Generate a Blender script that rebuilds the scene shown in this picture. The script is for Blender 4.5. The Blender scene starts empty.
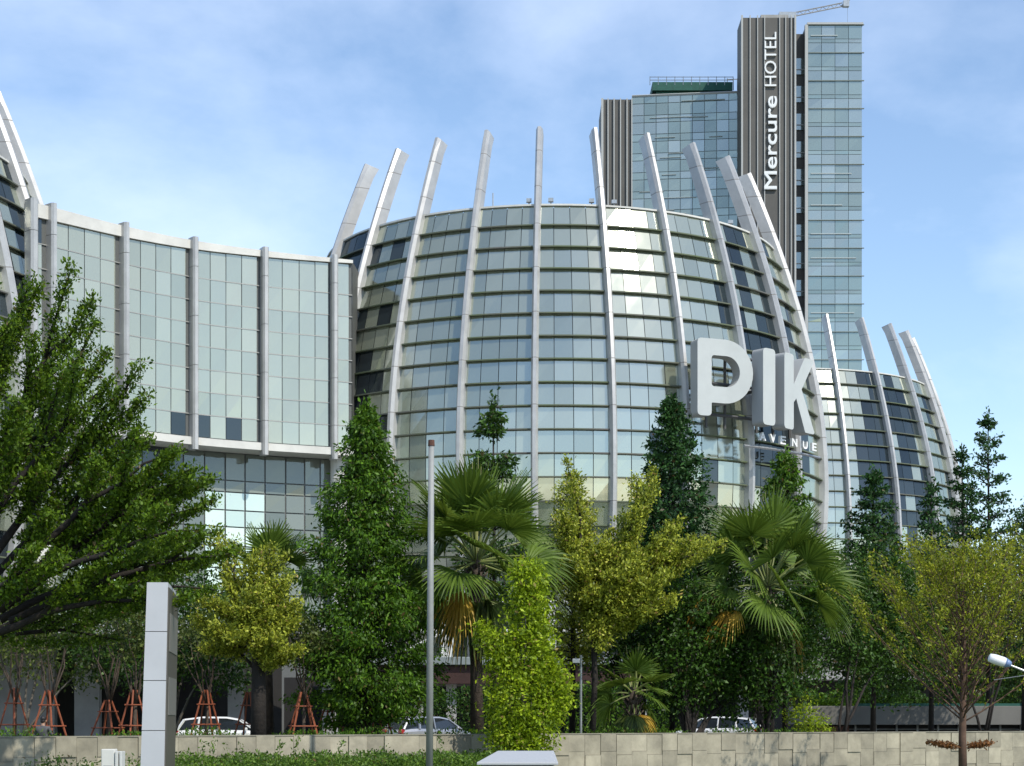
import bpy, bmesh, math, random
import numpy as np
from mathutils import Vector, Matrix

R_ = math.radians
random.seed(7)
rng = np.random.default_rng(11)
S = bpy.context.scene
COL = S.collection
F = 1800.0            # focal length in pixels of the 1024 px wide picture
EYE, HY = 1.6, 715.0  # eye height, horizon row

# ------------------------------------------------------------------ camera
cam = bpy.data.cameras.new('camera')
camo = bpy.data.objects.new('camera', cam)
COL.objects.link(camo)
camo.location = (0, 0, EYE)
camo.rotation_euler = (R_(90), 0, 0)
cam.sensor_width = 36.0
cam.lens = 36.0 * F / 1024.0
cam.shift_y = (HY - 383.0) / 1024.0
cam.clip_start, cam.clip_end = 0.5, 20000
S.camera = camo

# ------------------------------------------------------------------ sky and sun
SUN_AZ, SUN_EL = 42.0, 47.0      # azimuth: degrees to the right of straight behind the camera
sd = Vector((math.sin(R_(SUN_AZ)) * math.cos(R_(SUN_EL)), -math.cos(R_(SUN_AZ)) * math.cos(R_(SUN_EL)), math.sin(R_(SUN_EL))))
W = bpy.data.worlds.new('World')
S.world = W
W.use_nodes = True
wn, wl = W.node_tree.nodes, W.node_tree.links
wn.clear()
out = wn.new('ShaderNodeOutputWorld')
bg = wn.new('ShaderNodeBackground')
bg.inputs[1].default_value = 0.15
sky = wn.new('ShaderNodeTexSky')
sky.sky_type = 'NISHITA'
sky.sun_disc = False
sky.sun_elevation = R_(SUN_EL)
sky.sun_rotation = math.atan2(sd.x, sd.y)
sky.air_density, sky.dust_density, sky.ozone_density = 1.0, 0.35, 1.8
tc = wn.new('ShaderNodeTexCoord')
mp = wn.new('ShaderNodeMapping')
mp.inputs['Scale'].default_value = (1.0, 1.0, 1.9)
mp.inputs['Location'].default_value = (0.28, 0.1, 0.16)
n1 = wn.new('ShaderNodeTexNoise')
n1.inputs['Scale'].default_value = 2.6
n1.inputs['Detail'].default_value = 9
n1.inputs['Roughness'].default_value = 0.56
n1.inputs['Distortion'].default_value = 0.15
cr = wn.new('ShaderNodeValToRGB')
cr.color_ramp.elements[0].position, cr.color_ramp.elements[1].position = 0.41, 0.78
cr.color_ramp.elements[0].color, cr.color_ramp.elements[1].color = (0, 0, 0, 1), (.66, .66, .66, 1)
mx = wn.new('ShaderNodeMixRGB')
mx.inputs[2].default_value = (6.2, 6.9, 8.2, 1)
wl.new(tc.outputs['Generated'], mp.inputs[0]); wl.new(mp.outputs[0], n1.inputs['Vector'])
vm = wn.new('ShaderNodeVectorMath'); vm.operation = 'DOT_PRODUCT'
cd = Vector((-.15, 1, .36)).normalized(); vm.inputs[1].default_value = cd
wl.new(tc.outputs['Generated'], vm.inputs[0])
mrc = wn.new('ShaderNodeMapRange'); mrc.interpolation_type = 'SMOOTHSTEP'       # a broad bank of thin cloud to the left of the hotel
mrc.inputs['From Min'].default_value = .965; mrc.inputs['From Max'].default_value = 1.0
mrc.inputs['To Min'].default_value = -.06; mrc.inputs['To Max'].default_value = .06
wl.new(vm.outputs['Value'], mrc.inputs['Value'])
ad = wn.new('ShaderNodeMath'); ad.operation = 'ADD'
wl.new(n1.outputs['Fac'], ad.inputs[0]); wl.new(mrc.outputs[0], ad.inputs[1])
wl.new(ad.outputs[0], cr.inputs[0]); wl.new(cr.outputs[0], mx.inputs[0])
wl.new(sky.outputs[0], mx.inputs[1]); wl.new(mx.outputs[0], bg.inputs[0]); wl.new(bg.outputs[0], out.inputs[0])
sl = bpy.data.lights.new('sun', 'SUN')
sl.energy, sl.angle, sl.color = 3.0, R_(0.6), (1.0, 0.94, 0.83)
so = bpy.data.objects.new('sun', sl)
COL.objects.link(so)
so.rotation_euler = sd.to_track_quat('Z', 'Y').to_euler()
S.view_settings.view_transform = 'Standard'
S.view_settings.look = 'None'
S.view_settings.exposure = 0.45
S.view_settings.gamma = 1.0
S.render.engine = 'CYCLES'
S.cycles.max_bounces = 6
S.cycles.use_denoising = True

# ------------------------------------------------------------------ helpers
def at(px, py, Y):
    """the point seen at pixel (px, py) at distance Y"""
    return Vector(((px - 512) / F * Y, Y, EYE + (HY - py) / F * Y))

def wall_y(px):
    return 59.7 / (1 - .52 * (px - 512) / F)

MATS = {}
def mat(name, col, rough=.6, metal=0., spec=.5, var=0., noise=0., nscale=1.0, col2=None, bump=0., coat=0., sss=0.):
    """procedural principled material: island colour variation + noise mottling + bump"""
    if name in MATS: return MATS[name]
    m = bpy.data.materials.new(name); m.use_nodes = True
    nt = m.node_tree; b = nt.nodes['Principled BSDF']
    b.inputs['Roughness'].default_value = rough
    b.inputs['Metallic'].default_value = metal
    b.inputs['Specular IOR Level'].default_value = spec
    if coat: b.inputs['Coat Weight'].default_value = coat
    c = (*col, 1)
    last = None
    if noise or col2:
        tcn = nt.nodes.new('ShaderNodeTexCoord')
        nz = nt.nodes.new('ShaderNodeTexNoise'); nz.inputs['Scale'].default_value = nscale
        nz.inputs['Detail'].default_value = 6; nz.inputs['Roughness'].default_value = .65
        nt.links.new(tcn.outputs['Object'], nz.inputs['Vector'])
        rp = nt.nodes.new('ShaderNodeValToRGB')
        rp.color_ramp.elements[0].position, rp.color_ramp.elements[1].position = .35, .68
        rp.color_ramp.elements[0].color = c
        c2 = col2 if col2 else tuple(x * (1 - noise) for x in col)
        rp.color_ramp.elements[1].color = (*c2, 1)
        nt.links.new(nz.outputs['Fac'], rp.inputs[0])
        last = rp.outputs[0]
    if var:
        g = nt.nodes.new('ShaderNodeNewGeometry')
        mr = nt.nodes.new('ShaderNodeMapRange'); mr.inputs['To Min'].default_value = 1 - var; mr.inputs['To Max'].default_value = 1 + var
        nt.links.new(g.outputs['Random Per Island'], mr.inputs['Value'])
        hs = nt.nodes.new('ShaderNodeHueSaturation'); hs.inputs['Color'].default_value = c
        nt.links.new(mr.outputs[0], hs.inputs['Value'])
        if last: nt.links.new(last, hs.inputs['Color'])
        last = hs.outputs[0]
    if last: nt.links.new(last, b.inputs['Base Color'])
    else: b.inputs['Base Color'].default_value = c
    if bump:
        tcn = nt.nodes.new('ShaderNodeTexCoord')
        nb = nt.nodes.new('ShaderNodeTexNoise'); nb.inputs['Scale'].default_value = nscale * 4
        nb.inputs['Detail'].default_value = 8
        bp = nt.nodes.new('ShaderNodeBump'); bp.inputs['Strength'].default_value = bump; bp.inputs['Distance'].default_value = .05
        nt.links.new(tcn.outputs['Object'], nb.inputs['Vector'])
        nt.links.new(nb.outputs['Fac'], bp.inputs['Height']); nt.links.new(bp.outputs[0], b.inputs['Normal'])
    MATS[name] = m
    return m

def leafmat(name, col, col2, trans=.35, var=.35):
    """leaf: two hues chosen leaf by leaf, some light through the blade, a waxy sheen"""
    if name in MATS: return MATS[name]
    m = bpy.data.materials.new(name); m.use_nodes = True
    nt = m.node_tree; b = nt.nodes['Principled BSDF']; o = nt.nodes['Material Output']
    g = nt.nodes.new('ShaderNodeNewGeometry')
    rp = nt.nodes.new('ShaderNodeValToRGB')
    rp.color_ramp.elements[0].color = (*[x * (1 - var) for x in col], 1)
    rp.color_ramp.elements[1].color = (sum(col2) / 3 * 1.4, sum(col2) / 3 * .9, sum(col2) / 3 * .35, 1)
    e = rp.color_ramp.elements.new(.5); e.color = (*[(a + c) / 2 for a, c in zip(col, col2)], 1)
    e = rp.color_ramp.elements.new(.965); e.color = (*[x * (1 + var) for x in col2], 1)
    k_ = sum(col2) / 3; e = rp.color_ramp.elements.new(.985); e.color = (k_ * 1.5, k_ * 1.2, k_ * .4, 1)
    nt.links.new(g.outputs['Random Per Island'], rp.inputs[0])
    b.inputs['Roughness'].default_value = .5
    b.inputs['Specular IOR Level'].default_value = .3
    nt.links.new(rp.outputs[0], b.inputs['Base Color'])
    tr = nt.nodes.new('ShaderNodeBsdfTranslucent')
    hs = nt.nodes.new('ShaderNodeHueSaturation'); hs.inputs['Value'].default_value = 1.3; hs.inputs['Hue'].default_value = .485
    nt.links.new(rp.outputs[0], hs.inputs['Color']); nt.links.new(hs.outputs[0], tr.inputs['Color'])
    ms = nt.nodes.new('ShaderNodeMixShader'); ms.inputs[0].default_value = trans
    nt.links.new(b.outputs[0], ms.inputs[1]); nt.links.new(tr.outputs[0], ms.inputs[2]); nt.links.new(ms.outputs[0], o.inputs['Surface'])
    MATS[name] = m
    return m

def glassmat(name, col, col2, refl=.4, rcol=(.8, .88, .84), rough=.03, var=.12):
    """reflective facade glass: coloured coated pane behind a mirror-like front"""
    if name in MATS: return MATS[name]
    m = bpy.data.materials.new(name); m.use_nodes = True
    nt = m.node_tree; nt.nodes.remove(nt.nodes['Principled BSDF']); o = nt.nodes['Material Output']
    g = nt.nodes.new('ShaderNodeNewGeometry')
    rp = nt.nodes.new('ShaderNodeValToRGB')
    rp.color_ramp.elements[0].color = (*[x * (1 - var) for x in col], 1)
    rp.color_ramp.elements[1].color = (*[x * (1 + var) for x in col2], 1)
    nt.links.new(g.outputs['Random Per Island'], rp.inputs[0])
    d = nt.nodes.new('ShaderNodeBsdfDiffuse'); nt.links.new(rp.outputs[0], d.inputs['Color'])
    gl = nt.nodes.new('ShaderNodeBsdfGlossy'); gl.inputs['Color'].default_value = (*rcol, 1); gl.inputs['Roughness'].default_value = rough
    wn_ = nt.nodes.new('ShaderNodeTexWhiteNoise'); wn_.noise_dimensions = '1D'
    nt.links.new(g.outputs['Random Per Island'], wn_.inputs['W'])
    mr2 = nt.nodes.new('ShaderNodeMapRange'); mr2.inputs['To Min'].default_value = 1 - 1.6 * var; mr2.inputs['To Max'].default_value = 1 + .7 * var
    nt.links.new(wn_.outputs['Value'], mr2.inputs['Value'])
    hs2 = nt.nodes.new('ShaderNodeHueSaturation'); hs2.inputs['Color'].default_value = (*rcol, 1)
    nt.links.new(mr2.outputs[0], hs2.inputs['Value']); nt.links.new(hs2.outputs[0], gl.inputs['Color'])
    lw = nt.nodes.new('ShaderNodeLayerWeight'); lw.inputs[0].default_value = .35
    mr = nt.nodes.new('ShaderNodeMapRange'); mr.inputs['To Min'].default_value = refl; mr.inputs['To Max'].default_value = min(1, refl + .5)
    nt.links.new(lw.outputs['Fresnel'], mr.inputs['Value'])
    ms = nt.nodes.new('ShaderNodeMixShader')
    nt.links.new(mr.outputs[0], ms.inputs[0]); nt.links.new(d.outputs[0], ms.inputs[1]); nt.links.new(gl.outputs[0], ms.inputs[2])
    tcn = nt.nodes.new('ShaderNodeTexCoord'); nz = nt.nodes.new('ShaderNodeTexNoise'); nz.inputs['Scale'].default_value = .45
    bp = nt.nodes.new('ShaderNodeBump'); bp.inputs['Strength'].default_value = .05; bp.inputs['Distance'].default_value = .2
    nt.links.new(tcn.outputs['Object'], nz.inputs['Vector']); nt.links.new(nz.outputs['Fac'], bp.inputs['Height']); nt.links.new(bp.outputs[0], gl.inputs['Normal'])
    nt.links.new(ms.outputs[0], o.inputs['Surface'])
    MATS[name] = m
    return m

class MB:
    """collects faces and links them as one mesh object"""
    def __init__(s): s.v, s.f, s.mi = [], [], []
    def add(s, vs, fs, mi=0):
        k = len(s.v); s.v.extend([tuple(x) for x in vs])
        for f in fs: s.f.append([k + i for i in f]); s.mi.append(mi)
    def quad(s, a, b, c, d, mi=0): s.add([a, b, c, d], [(0, 1, 2, 3)], mi)
    def box(s, c, size, rz=0., mi=0, M=None):
        x, y, z = [q / 2 for q in size]; c = Vector(c)
        vs = [Vector((i * x, j * y, k * z)) for k in (-1, 1) for j in (-1, 1) for i in (-1, 1)]
        if M is None: M = Matrix.Rotation(rz, 3, 'Z')
        s.add([M @ v + c for v in vs], [(0, 2, 3, 1), (4, 5, 7, 6), (0, 1, 5, 4), (2, 6, 7, 3), (0, 4, 6, 2), (1, 3, 7, 5)], mi)
    def tube(s, pts, rad, n=6, mi=0, cap=True):
        pts = [Vector(p) for p in pts]
        if not hasattr(rad, '__len__'): rad = [rad] * len(pts)
        rings = []
        for i, p in enumerate(pts):
            d = (pts[min(i + 1, len(pts) - 1)] - pts[max(i - 1, 0)]).normalized()
            u = d.cross(Vector((0.31, .17, 1)) if abs(d.z) < .9 else Vector((1, .2, 0))).normalized(); w = d.cross(u)
            rings.append([p + (u * math.cos(2 * math.pi * k / n) + w * math.sin(2 * math.pi * k / n)) * rad[i] for k in range(n)])
        vs = [q for r in rings for q in r]; fs = []
        for i in range(len(pts) - 1):
            for k in range(n): fs.append((i * n + k, i * n + (k + 1) % n, (i + 1) * n + (k + 1) % n, (i + 1) * n + k))
        if cap: fs.append(tuple(range(n))[::-1]); fs.append(tuple((len(pts) - 1) * n + k for k in range(n)))
        s.add(vs, fs, mi)
    def ball(s, c, r, n=10, m=7, mi=0):
        c = Vector(c); r = r if hasattr(r, '__len__') else (r, r, r)
        vs = [c + Vector((0, 0, r[2]))]; fs = []
        for j in range(1, m):
            for i in range(n):
                a, b = 2 * math.pi * i / n, math.pi * j / m
                vs.append(c + Vector((r[0] * math.sin(b) * math.cos(a), r[1] * math.sin(b) * math.sin(a), r[2] * math.cos(b))))
        vs.append(c - Vector((0, 0, r[2])))
        for i in range(n): fs.append((0, 1 + i, 1 + (i + 1) % n))
        for j in range(m - 2):
            for i in range(n): fs.append((1 + j * n + i, 1 + (j + 1) * n + i, 1 + (j + 1) * n + (i + 1) % n, 1 + j * n + (i + 1) % n))
        for i in range(n): fs.append((len(vs) - 1, 1 + (m - 2) * n + (i + 1) % n, 1 + (m - 2) * n + i))
        s.add(vs, fs, mi)
    def build(s, name, mats, parent=None, smooth=False, bevel=0.):
        me = bpy.data.meshes.new(name)
        me.from_pydata(s.v, [], s.f)
        if not isinstance(mats, (list, tuple)): mats = [mats]
        for m in mats: me.materials.append(m)
        me.polygons.foreach_set('material_index', s.mi)
        if smooth: me.polygons.foreach_set('use_smooth', [True] * len(s.f))
        me.update()
        o = bpy.data.objects.new(name, me); COL.objects.link(o)
        if parent: attach(o, parent)
        if bevel:
            bv = o.modifiers.new('edge', 'BEVEL'); bv.width = bevel; bv.segments = 2; bv.limit_method = 'ANGLE'
        return o

def attach(o, parent):
    """parent o, whose vertices are in world space, to an object (only translated ones are used here)"""
    o.parent = parent
    if parent.parent is None: o.matrix_parent_inverse = Matrix.Translation(-parent.location)   # parts themselves stand at the world's origin

def tag(o, label=None, cat=None, group=None, kind=None):
    if label: o['label'] = label
    if cat: o['category'] = cat
    if group: o['group'] = group
    if kind: o['kind'] = kind
    return o
def thing(name, label, cat, loc=(0, 0, 0), group=None):
    o = bpy.data.objects.new(name, None); COL.objects.link(o); o.location = loc
    o.empty_display_size = .3
    return tag(o, label, cat, group)

def quads_obj(name, V, m, parent=None):
    """V: (N,4,3) separate quads as one mesh (leaves)"""
    N = len(V); me = bpy.data.meshes.new(name)
    me.vertices.add(4 * N); me.vertices.foreach_set('co', V.astype(np.float32).ravel())
    me.loops.add(4 * N); me.loops.foreach_set('vertex_index', np.arange(4 * N, dtype=np.int32))
    me.polygons.add(N); me.polygons.foreach_set('loop_start', np.arange(0, 4 * N, 4, dtype=np.int32))
    me.polygons.foreach_set('loop_total', np.full(N, 4, dtype=np.int32))
    me.materials.append(m); me.update(); me.validate()
    o = bpy.data.objects.new(name, me); COL.objects.link(o)
    if parent: attach(o, parent)
    return o
def nrm(a): return a / np.maximum(np.linalg.norm(a, axis=-1, keepdims=True), 1e-9)
def leaf_quads(P, size, U=None, ujit=.8, aspect=.5, flat=0.):
    """rhombic leaves at P; U: axis direction; flat: how far the blades lie horizontally"""
    N = len(P); P = np.asarray(P, float)
    u = rng.normal(size=(N, 3)) * ujit + (0 if U is None else np.asarray(U))
    u = nrm(u)
    w = rng.normal(size=(N, 3)); w[:, 2] *= (1 - flat)
    v = nrm(np.cross(u, np.cross(w, u) + 1e-6)); v = nrm(np.cross(np.cross(u, w), u))
    L = size * rng.uniform(.45, 1.4, (N, 1)) if np.isscalar(size) else (size * rng.uniform(.7, 1.2, N))[:, None]
    a = P; b = P + u * L * .45 + v * L * aspect * .5; c = P + u * L; d = P + u * L * .45 - v * L * aspect * .5
    return np.stack([a, b, c, d], 1)
def V3(v): return np.array([v[0], v[1], v[2]], float)

# ------------------------------------------------------------------ materials
M_metal = mat('fin_aluminium', (.50, .495, .48), .38, .28, .5, noise=.22, nscale=.7)
M_seam = mat('seam', (.22, .21, .2), .7)
M_pane = glassmat('pale_glass', (.18, .205, .155), (.25, .268, .20), .48, (.725, .755, .655), .11, .10)
M_paned = glassmat('dark_glass_and_reflection', (.014, .02, .024), (.025, .034, .036), .07, (.75, .83, .85), .03)  # dark panes; on the middle and right drums they paint in dark reflections
M_panec = glassmat('curtain_glass', (.25, .265, .20), (.32, .325, .245), .33, (.74, .755, .65), .08, .07)
M_paneg = glassmat('grey_glass', (.13, .15, .135), (.18, .195, .17), .07, (.8, .88, .86), .03)
M_panem = glassmat('mint_glass', (.5, .62, .56), (.6, .7, .62), .2, (.8, .9, .85), .05)
M_back = mat('mullion', (.10, .105, .10), .6)
M_ledge = mat('ledge_paint', (.13, .126, .112), .6, .1, col2=(.10, .135, .055), noise=.3, nscale=.16)
M_white = mat('white_cladding', (.66, .65, .6), .55, noise=.2, nscale=.5)
M_conc = mat('concrete', (.36, .355, .34), .8, noise=.25, nscale=.6, bump=.1)
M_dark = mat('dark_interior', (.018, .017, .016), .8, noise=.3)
M_letter = mat('letter_white', (.49, .515, .50), .45, noise=.10, nscale=.5)
M_letters = mat('letter_side', (.36, .37, .37), .5)
M_steel = mat('galvanised', (.42, .44, .45), .38, .6, noise=.25, nscale=3)
M_hdark = mat('hotel_dark', (.10, .095, .085), .6, noise=.2, nscale=.3)
M_hfin = mat('hotel_fin', (.40, .405, .39), .5)
M_hglass = glassmat('hotel_glass', (.15, .19, .17), (.185, .22, .20), .30, (.60, .70, .65), .08, .12)
M_hgl2 = glassmat('hotel_glass_band', (.18, .215, .20), (.22, .25, .235), .34, (.64, .72, .70), .08)
M_hback = mat('hotel_mullion', (.15, .18, .175), .5)
M_green = mat('green_net', (.015, .10, .075), .7, noise=.3, nscale=1.5)
M_asph = mat('asphalt', (.055, .055, .055), .9, noise=.3, nscale=.7, bump=.2)
M_pave = mat('paving', (.25, .24, .22), .85, noise=.25, nscale=.8, bump=.15)
M_soil = mat('soil', (.07, .05, .035), .95, col2=(.03, .05, .015), nscale=1.2, bump=.3)
M_turf = mat('turf', (.05, .085, .02), .95, col2=(.08, .10, .03), nscale=.6, bump=.3)
M_tile = mat('wall_tile', (.385, .35, .262), .75, var=.2, noise=.4, nscale=1.3, bump=.2)
M_grout = mat('wall_grout', (.17, .16, .13), .9)
M_bark = mat('bark_brown', (.085, .062, .045), .9, noise=.5, nscale=5, bump=.5)
M_barkg = mat('bark_grey', (.16, .14, .115), .9, noise=.5, nscale=5, bump=.5)
M_barkd = mat('bark_dark', (.028, .022, .018), .9, noise=.5, nscale=4, bump=.5)
M_orange = mat('prop_orange', (.31, .085, .035), .7, noise=.35, nscale=3)

# ------------------------------------------------------------------ ground, roads
def sheet(name, pts, z, m):
    b = MB(); b.add([(x, y, z) for x, y in pts], [tuple(range(len(pts)))]); return tag(b.build(name, m), kind='structure')
GZ = -.45      # level of the ground in front of the retaining wall; behind it the terrace lies at 0
sheet('ground', [(-6000, -6000), (6000, -6000), (6000, 9000), (-6000, 9000)], GZ, M_turf)
sheet('terrace', [(-6000, 59.8 - 6000 * .52), (6000, 59.8 + 6000 * .52), (6000, 9000), (-6000, 9000)], 0.0, M_turf)
sheet('plaza', [(-130, 96), (130, 96), (130, 330), (-130, 330)], .004, M_pave)
sheet('road', [(-140, 74), (140, 84), (140, 95.7), (-140, 95.7)], .008, M_asph)
b = MB()
b.box((0, 95.95, .075), (280, .3, .15)); tag(b.build('kerb', M_conc, bevel=.02), kind='structure')
for nm, dash in (('road_marking', 0),):
    b = MB()
    for i in range(-14, 15): b.quad((i * 6, 86.2, .013), (i * 6 + 3, 86.3, .013), (i * 6 + 3, 86.45, .013), (i * 6, 86.35, .013))
    tag(b.build(nm, mat('road_paint', (.7, .7, .66), .7, noise=.3, nscale=4)), kind='structure')
sheet('footpath', [(-90, -30), (90, -30), (90, 30), (-90, 30)], GZ + .006, M_pave)
# planted bed behind the tiled wall: a raised strip that follows it
wd = Vector((1, .52, 0)).normalized(); wnn = Vector((-wd.y, wd.x, 0))
w0 = Vector((0, 59.7, 0))
b = MB()
p = [w0 + wd * s + wnn * t for s, t in ((-42, .16), (44, .16), (44, 9.0), (-42, 7.0))]
b.add([(q.x, q.y, 0.0) for q in p] + [(q.x, q.y, .72) for q in p], [(4, 5, 6, 7), (0, 1, 5, 4), (1, 2, 6, 5), (2, 3, 7, 6), (3, 0, 4, 7)])
tag(b.build('planting_bed', M_soil), kind='structure')

# tiled wall
wall = thing('tiled_wall', 'long low retaining wall clad in square beige stone tiles', 'wall', (0, 59.7, 0))
b = MB(); b.box(w0 + Vector((0, 0, .23)) + wnn * 0.04, (90, .2, 1.44), math.atan2(.52, 1)); b.build('wall_core', M_grout, wall)
b = MB(); r2 = random.Random(5)
TS = .615
def tile(s0, s1, z0, z1, pr):
    o = w0 - wnn * .06
    g = .006
    q = [o + wd * (s0 + g), o + wd * (s1 - g)]
    f = [x - wnn * pr for x in q]
    A, B, C, D = f[0], f[1], q[1], q[0]
    up = lambda v, z: (v.x, v.y, z)
    vs = [up(A, z0 + g), up(B, z0 + g), up(C, z0 + g), up(D, z0 + g), up(A, z1 - g), up(B, z1 - g), up(C, z1 - g), up(D, z1 - g)]
    b.add(vs, [(0, 1, 5, 4), (4, 5, 6, 7), (1, 2, 6, 5), (3, 0, 4, 7), (0, 3, 2, 1)])
s = -44.0; k = 0
while s < 44:
    off = .0 if k % 2 == 0 else -.07
    zt = .96
    row = [(zt, zt - .60 - (0.0 if k % 2 else .12)), ]
    z = row[0][1]
    while z > GZ + 0.02:
        z2 = max(GZ, z - TS); row.append((z, z2)); z = z2
    for (a, c) in row:
        pr = r2.choice([.004, .01, .03, .045]) if r2.random() < .9 else .06
        tile(s, s + TS, c, a if a < .95 else a - (0 if k % 2 else .03), pr)
    s += TS; k += 1
b.build('tile_cladding', M_tile, wall)
b = MB(); b.box(w0 + Vector((0, 0, .962)) + wnn * .06, (90, .3, .035), math.atan2(.52, 1)); b.build('coping', mat('coping_stone', (.30, .28, .22), .8, noise=.35, nscale=1.5), wall)

# ------------------------------------------------------------------ the mall
mall = thing('shopping_mall', 'large shopping mall of bulging glass drums with pale curved fins and a concave glass wall', 'building', (0, 160, 0))

def RP(h):
    u = (max(h, 0) - 35) / 15
    return 22.253 - 4.014 * u - 1.685 * u * u + .3 * u ** 3
STEP = 1.815
LEV = [39.58 - STEP * k for k in range(21)]
ROOF = 41.25

def drum(name, cx, cy, fins, dark, lab=None, finned=None):
    """a barrel: backing shell + panes, ring ledges, tall fins; fins: angles in degrees from the direction to the camera"""
    fins = sorted(fins)
    def pt(r, th, z): return (cx + r * math.sin(th), cy - r * math.cos(th), z)
    g = MB(); rr = random.Random(hash(name) % 1000 + 3)
    rows = [ROOF] + LEV
    n = len(fins)
    for i in range(n):
        a0 = R_(fins[i]); a1 = R_(fins[(i + 1) % n] + (360 if i == n - 1 else 0))
        nc = 4 if a1 - a0 < R_(17.2) else 5
        for k in range(len(rows) - 1):
            zt, zb = rows[k] - .03, rows[k + 1] + .03
            for c in range(nc):
                t0 = a0 + (a1 - a0) * c / nc + .0012; t1 = a0 + (a1 - a0) * (c + 1) / nc - .0012
                j = [rr.gauss(0, .010) for _ in range(4)]
                # panes behind the fin lose nothing: fins stand in front
                mid = math.degrees((t0 + t1) / 2)
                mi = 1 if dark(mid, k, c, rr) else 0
                rt, rb = RP(zt) - .5, RP(zb) - .5
                g.quad(pt(rb + j[0], t0, zb), pt(rb + j[1], t1, zb), pt(rt + j[2], t1, zt), pt(rt + j[3], t0, zt), mi)
    # backing shell, base and roof
    prev = None; NS = 100; hs = [0, 2, 3.2] + [41.1 - 38 * (1 - t / 20) for t in range(21)]
    hs = sorted(set(hs))
    for h in hs:
        ring = [pt(RP(h) - .58, 2 * math.pi * q / NS, h) for q in range(NS)]
        if prev:
            for q in range(NS): g.quad(prev[q], prev[(q + 1) % NS], ring[(q + 1) % NS], ring[q], 2)
        prev = ring
    g.add([(x, y, 40.6) for x, y, z in prev], [tuple(range(NS))], 2)
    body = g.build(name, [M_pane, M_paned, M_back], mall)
    if lab: body['label'] = lab
    # parapet rim
    m = MB(); NS = 120
    def ring_band(m, ro, ri, z0, z1, dz=0.):
        for q in range(NS):
            t0, t1 = 2 * math.pi * q / NS, 2 * math.pi * (q + 1) / NS
            A = [pt(ro, t, z) for z in (z0, z1) for t in (t0, t1)]; B = [pt(ri, t, z) for z in (z0 + dz, z1) for t in (t0, t1)]
            m.quad(A[0], A[1], A[3], A[2]); m.quad(B[1], B[0], B[2], B[3]); m.quad(A[2], A[3], B[3], B[2]); m.quad(A[1], A[0], B[0], B[1])
    ring_band(m, RP(ROOF) - .36, RP(ROOF) - .8, ROOF + .005, ROOF + .14)
    m.build('parapet_rim', M_white, body)
    for z in LEV[:-1]:
        m = MB(); ring_band(m, RP(z) - .20, RP(z) - .56, z - .05, z + .045)
        m.build('sunshade_ledge', M_ledge, body)
    # fins
    seams = [45.95, 42.8] + [LEV[q] for q in range(0, 20, 2)]
    for a in finned or fins:
        m = MB(); th = R_(a)
        ct, st = math.cos(th), math.sin(th)
        hs = [0.0] + [48.1] + [46.9 - .75 * q for q in range(62)] + [x + d for x in seams for d in (-.035, .035)]
        hs = sorted({round(x, 3) for x in hs if 0 <= x <= 48.1})
        w = .27
        def sec(h, d=0.):
            ro = RP(h) + .24; ri = RP(h) - .95
            L = [(-w, ri), (-w, ro - .28), (-w * .45, ro), (w * .45, ro), (w, ro - .28), (w, ri)]
            out = []
            for t, r in L:
                hh = h
                if h > 48: hh = h - (ro - r) * .25 - (.08 if abs(t) > .2 else 0)
                out.append((cx + r * st + t * ct, cy - r * ct + t * st, hh))
            return out
        P = [sec(h) for h in hs]
        for q in range(len(hs) - 1):
            mi = 1 if any(abs(hs[q] - (s_ - .035)) < .002 for s_ in seams) else 0
            for e in range(6): m.quad(P[q][e], P[q][(e + 1) % 6], P[q + 1][(e + 1) % 6], P[q + 1][e], mi)
        m.add(P[-1], [tuple(range(6))], 0)
        m.build('fin', [M_metal, M_seam], body)
    return body

A1 = [-62.81, -46.6, -32.4, -18.14, -4.35, 9.97, 24.29, 39.03, 54.4, 71.5]
rest = [71.5 + (360 - 71.5 - 62.81) / 15 * k for k in range(1, 15)]
def dark_reflection1(mid, k, c, r):  # mirrored surroundings painted in as near-black panes, bay by bay
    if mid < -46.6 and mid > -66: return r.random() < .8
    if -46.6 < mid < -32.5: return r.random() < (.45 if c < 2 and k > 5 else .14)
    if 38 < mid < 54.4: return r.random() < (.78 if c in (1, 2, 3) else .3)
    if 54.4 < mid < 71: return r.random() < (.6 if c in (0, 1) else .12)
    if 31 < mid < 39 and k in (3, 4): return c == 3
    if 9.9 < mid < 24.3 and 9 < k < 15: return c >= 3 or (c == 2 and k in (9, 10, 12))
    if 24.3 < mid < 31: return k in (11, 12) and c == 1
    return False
d1 = drum('glass_drum', 3.515, 160.0, A1 + rest, dark_reflection1, 'middle glass drum carrying the big white letters', A1)
def dark_reflection2(mid, k, c, r):  # dark reflections put into the pane colour on this drum too
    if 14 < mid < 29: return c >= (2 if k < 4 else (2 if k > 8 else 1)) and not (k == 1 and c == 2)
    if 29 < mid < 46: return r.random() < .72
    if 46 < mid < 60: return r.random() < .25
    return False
A2 = [-61, -46, -31, -16, -1, 14, 29.5, 45.5, 61, 76] + [76 + (360 - 76 - 61) / 15 * k for k in range(1, 15)]
d2 = drum('glass_drum', 32.2, 226.0, A2, dark_reflection2, 'smaller looking far right glass drum with dark reflections painted on most panes', A2[:10])
A3 = [83 + 14.4 * k for k in range(25)]
A3 = sorted([(a + 180) % 360 - 180 for a in A3])
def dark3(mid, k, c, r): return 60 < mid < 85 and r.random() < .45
d3 = drum('glass_drum', -55.9, 132.0, A3, dark3, 'glass drum cut off by the left edge', [a for a in A3 if -80 < a < 99])
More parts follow.
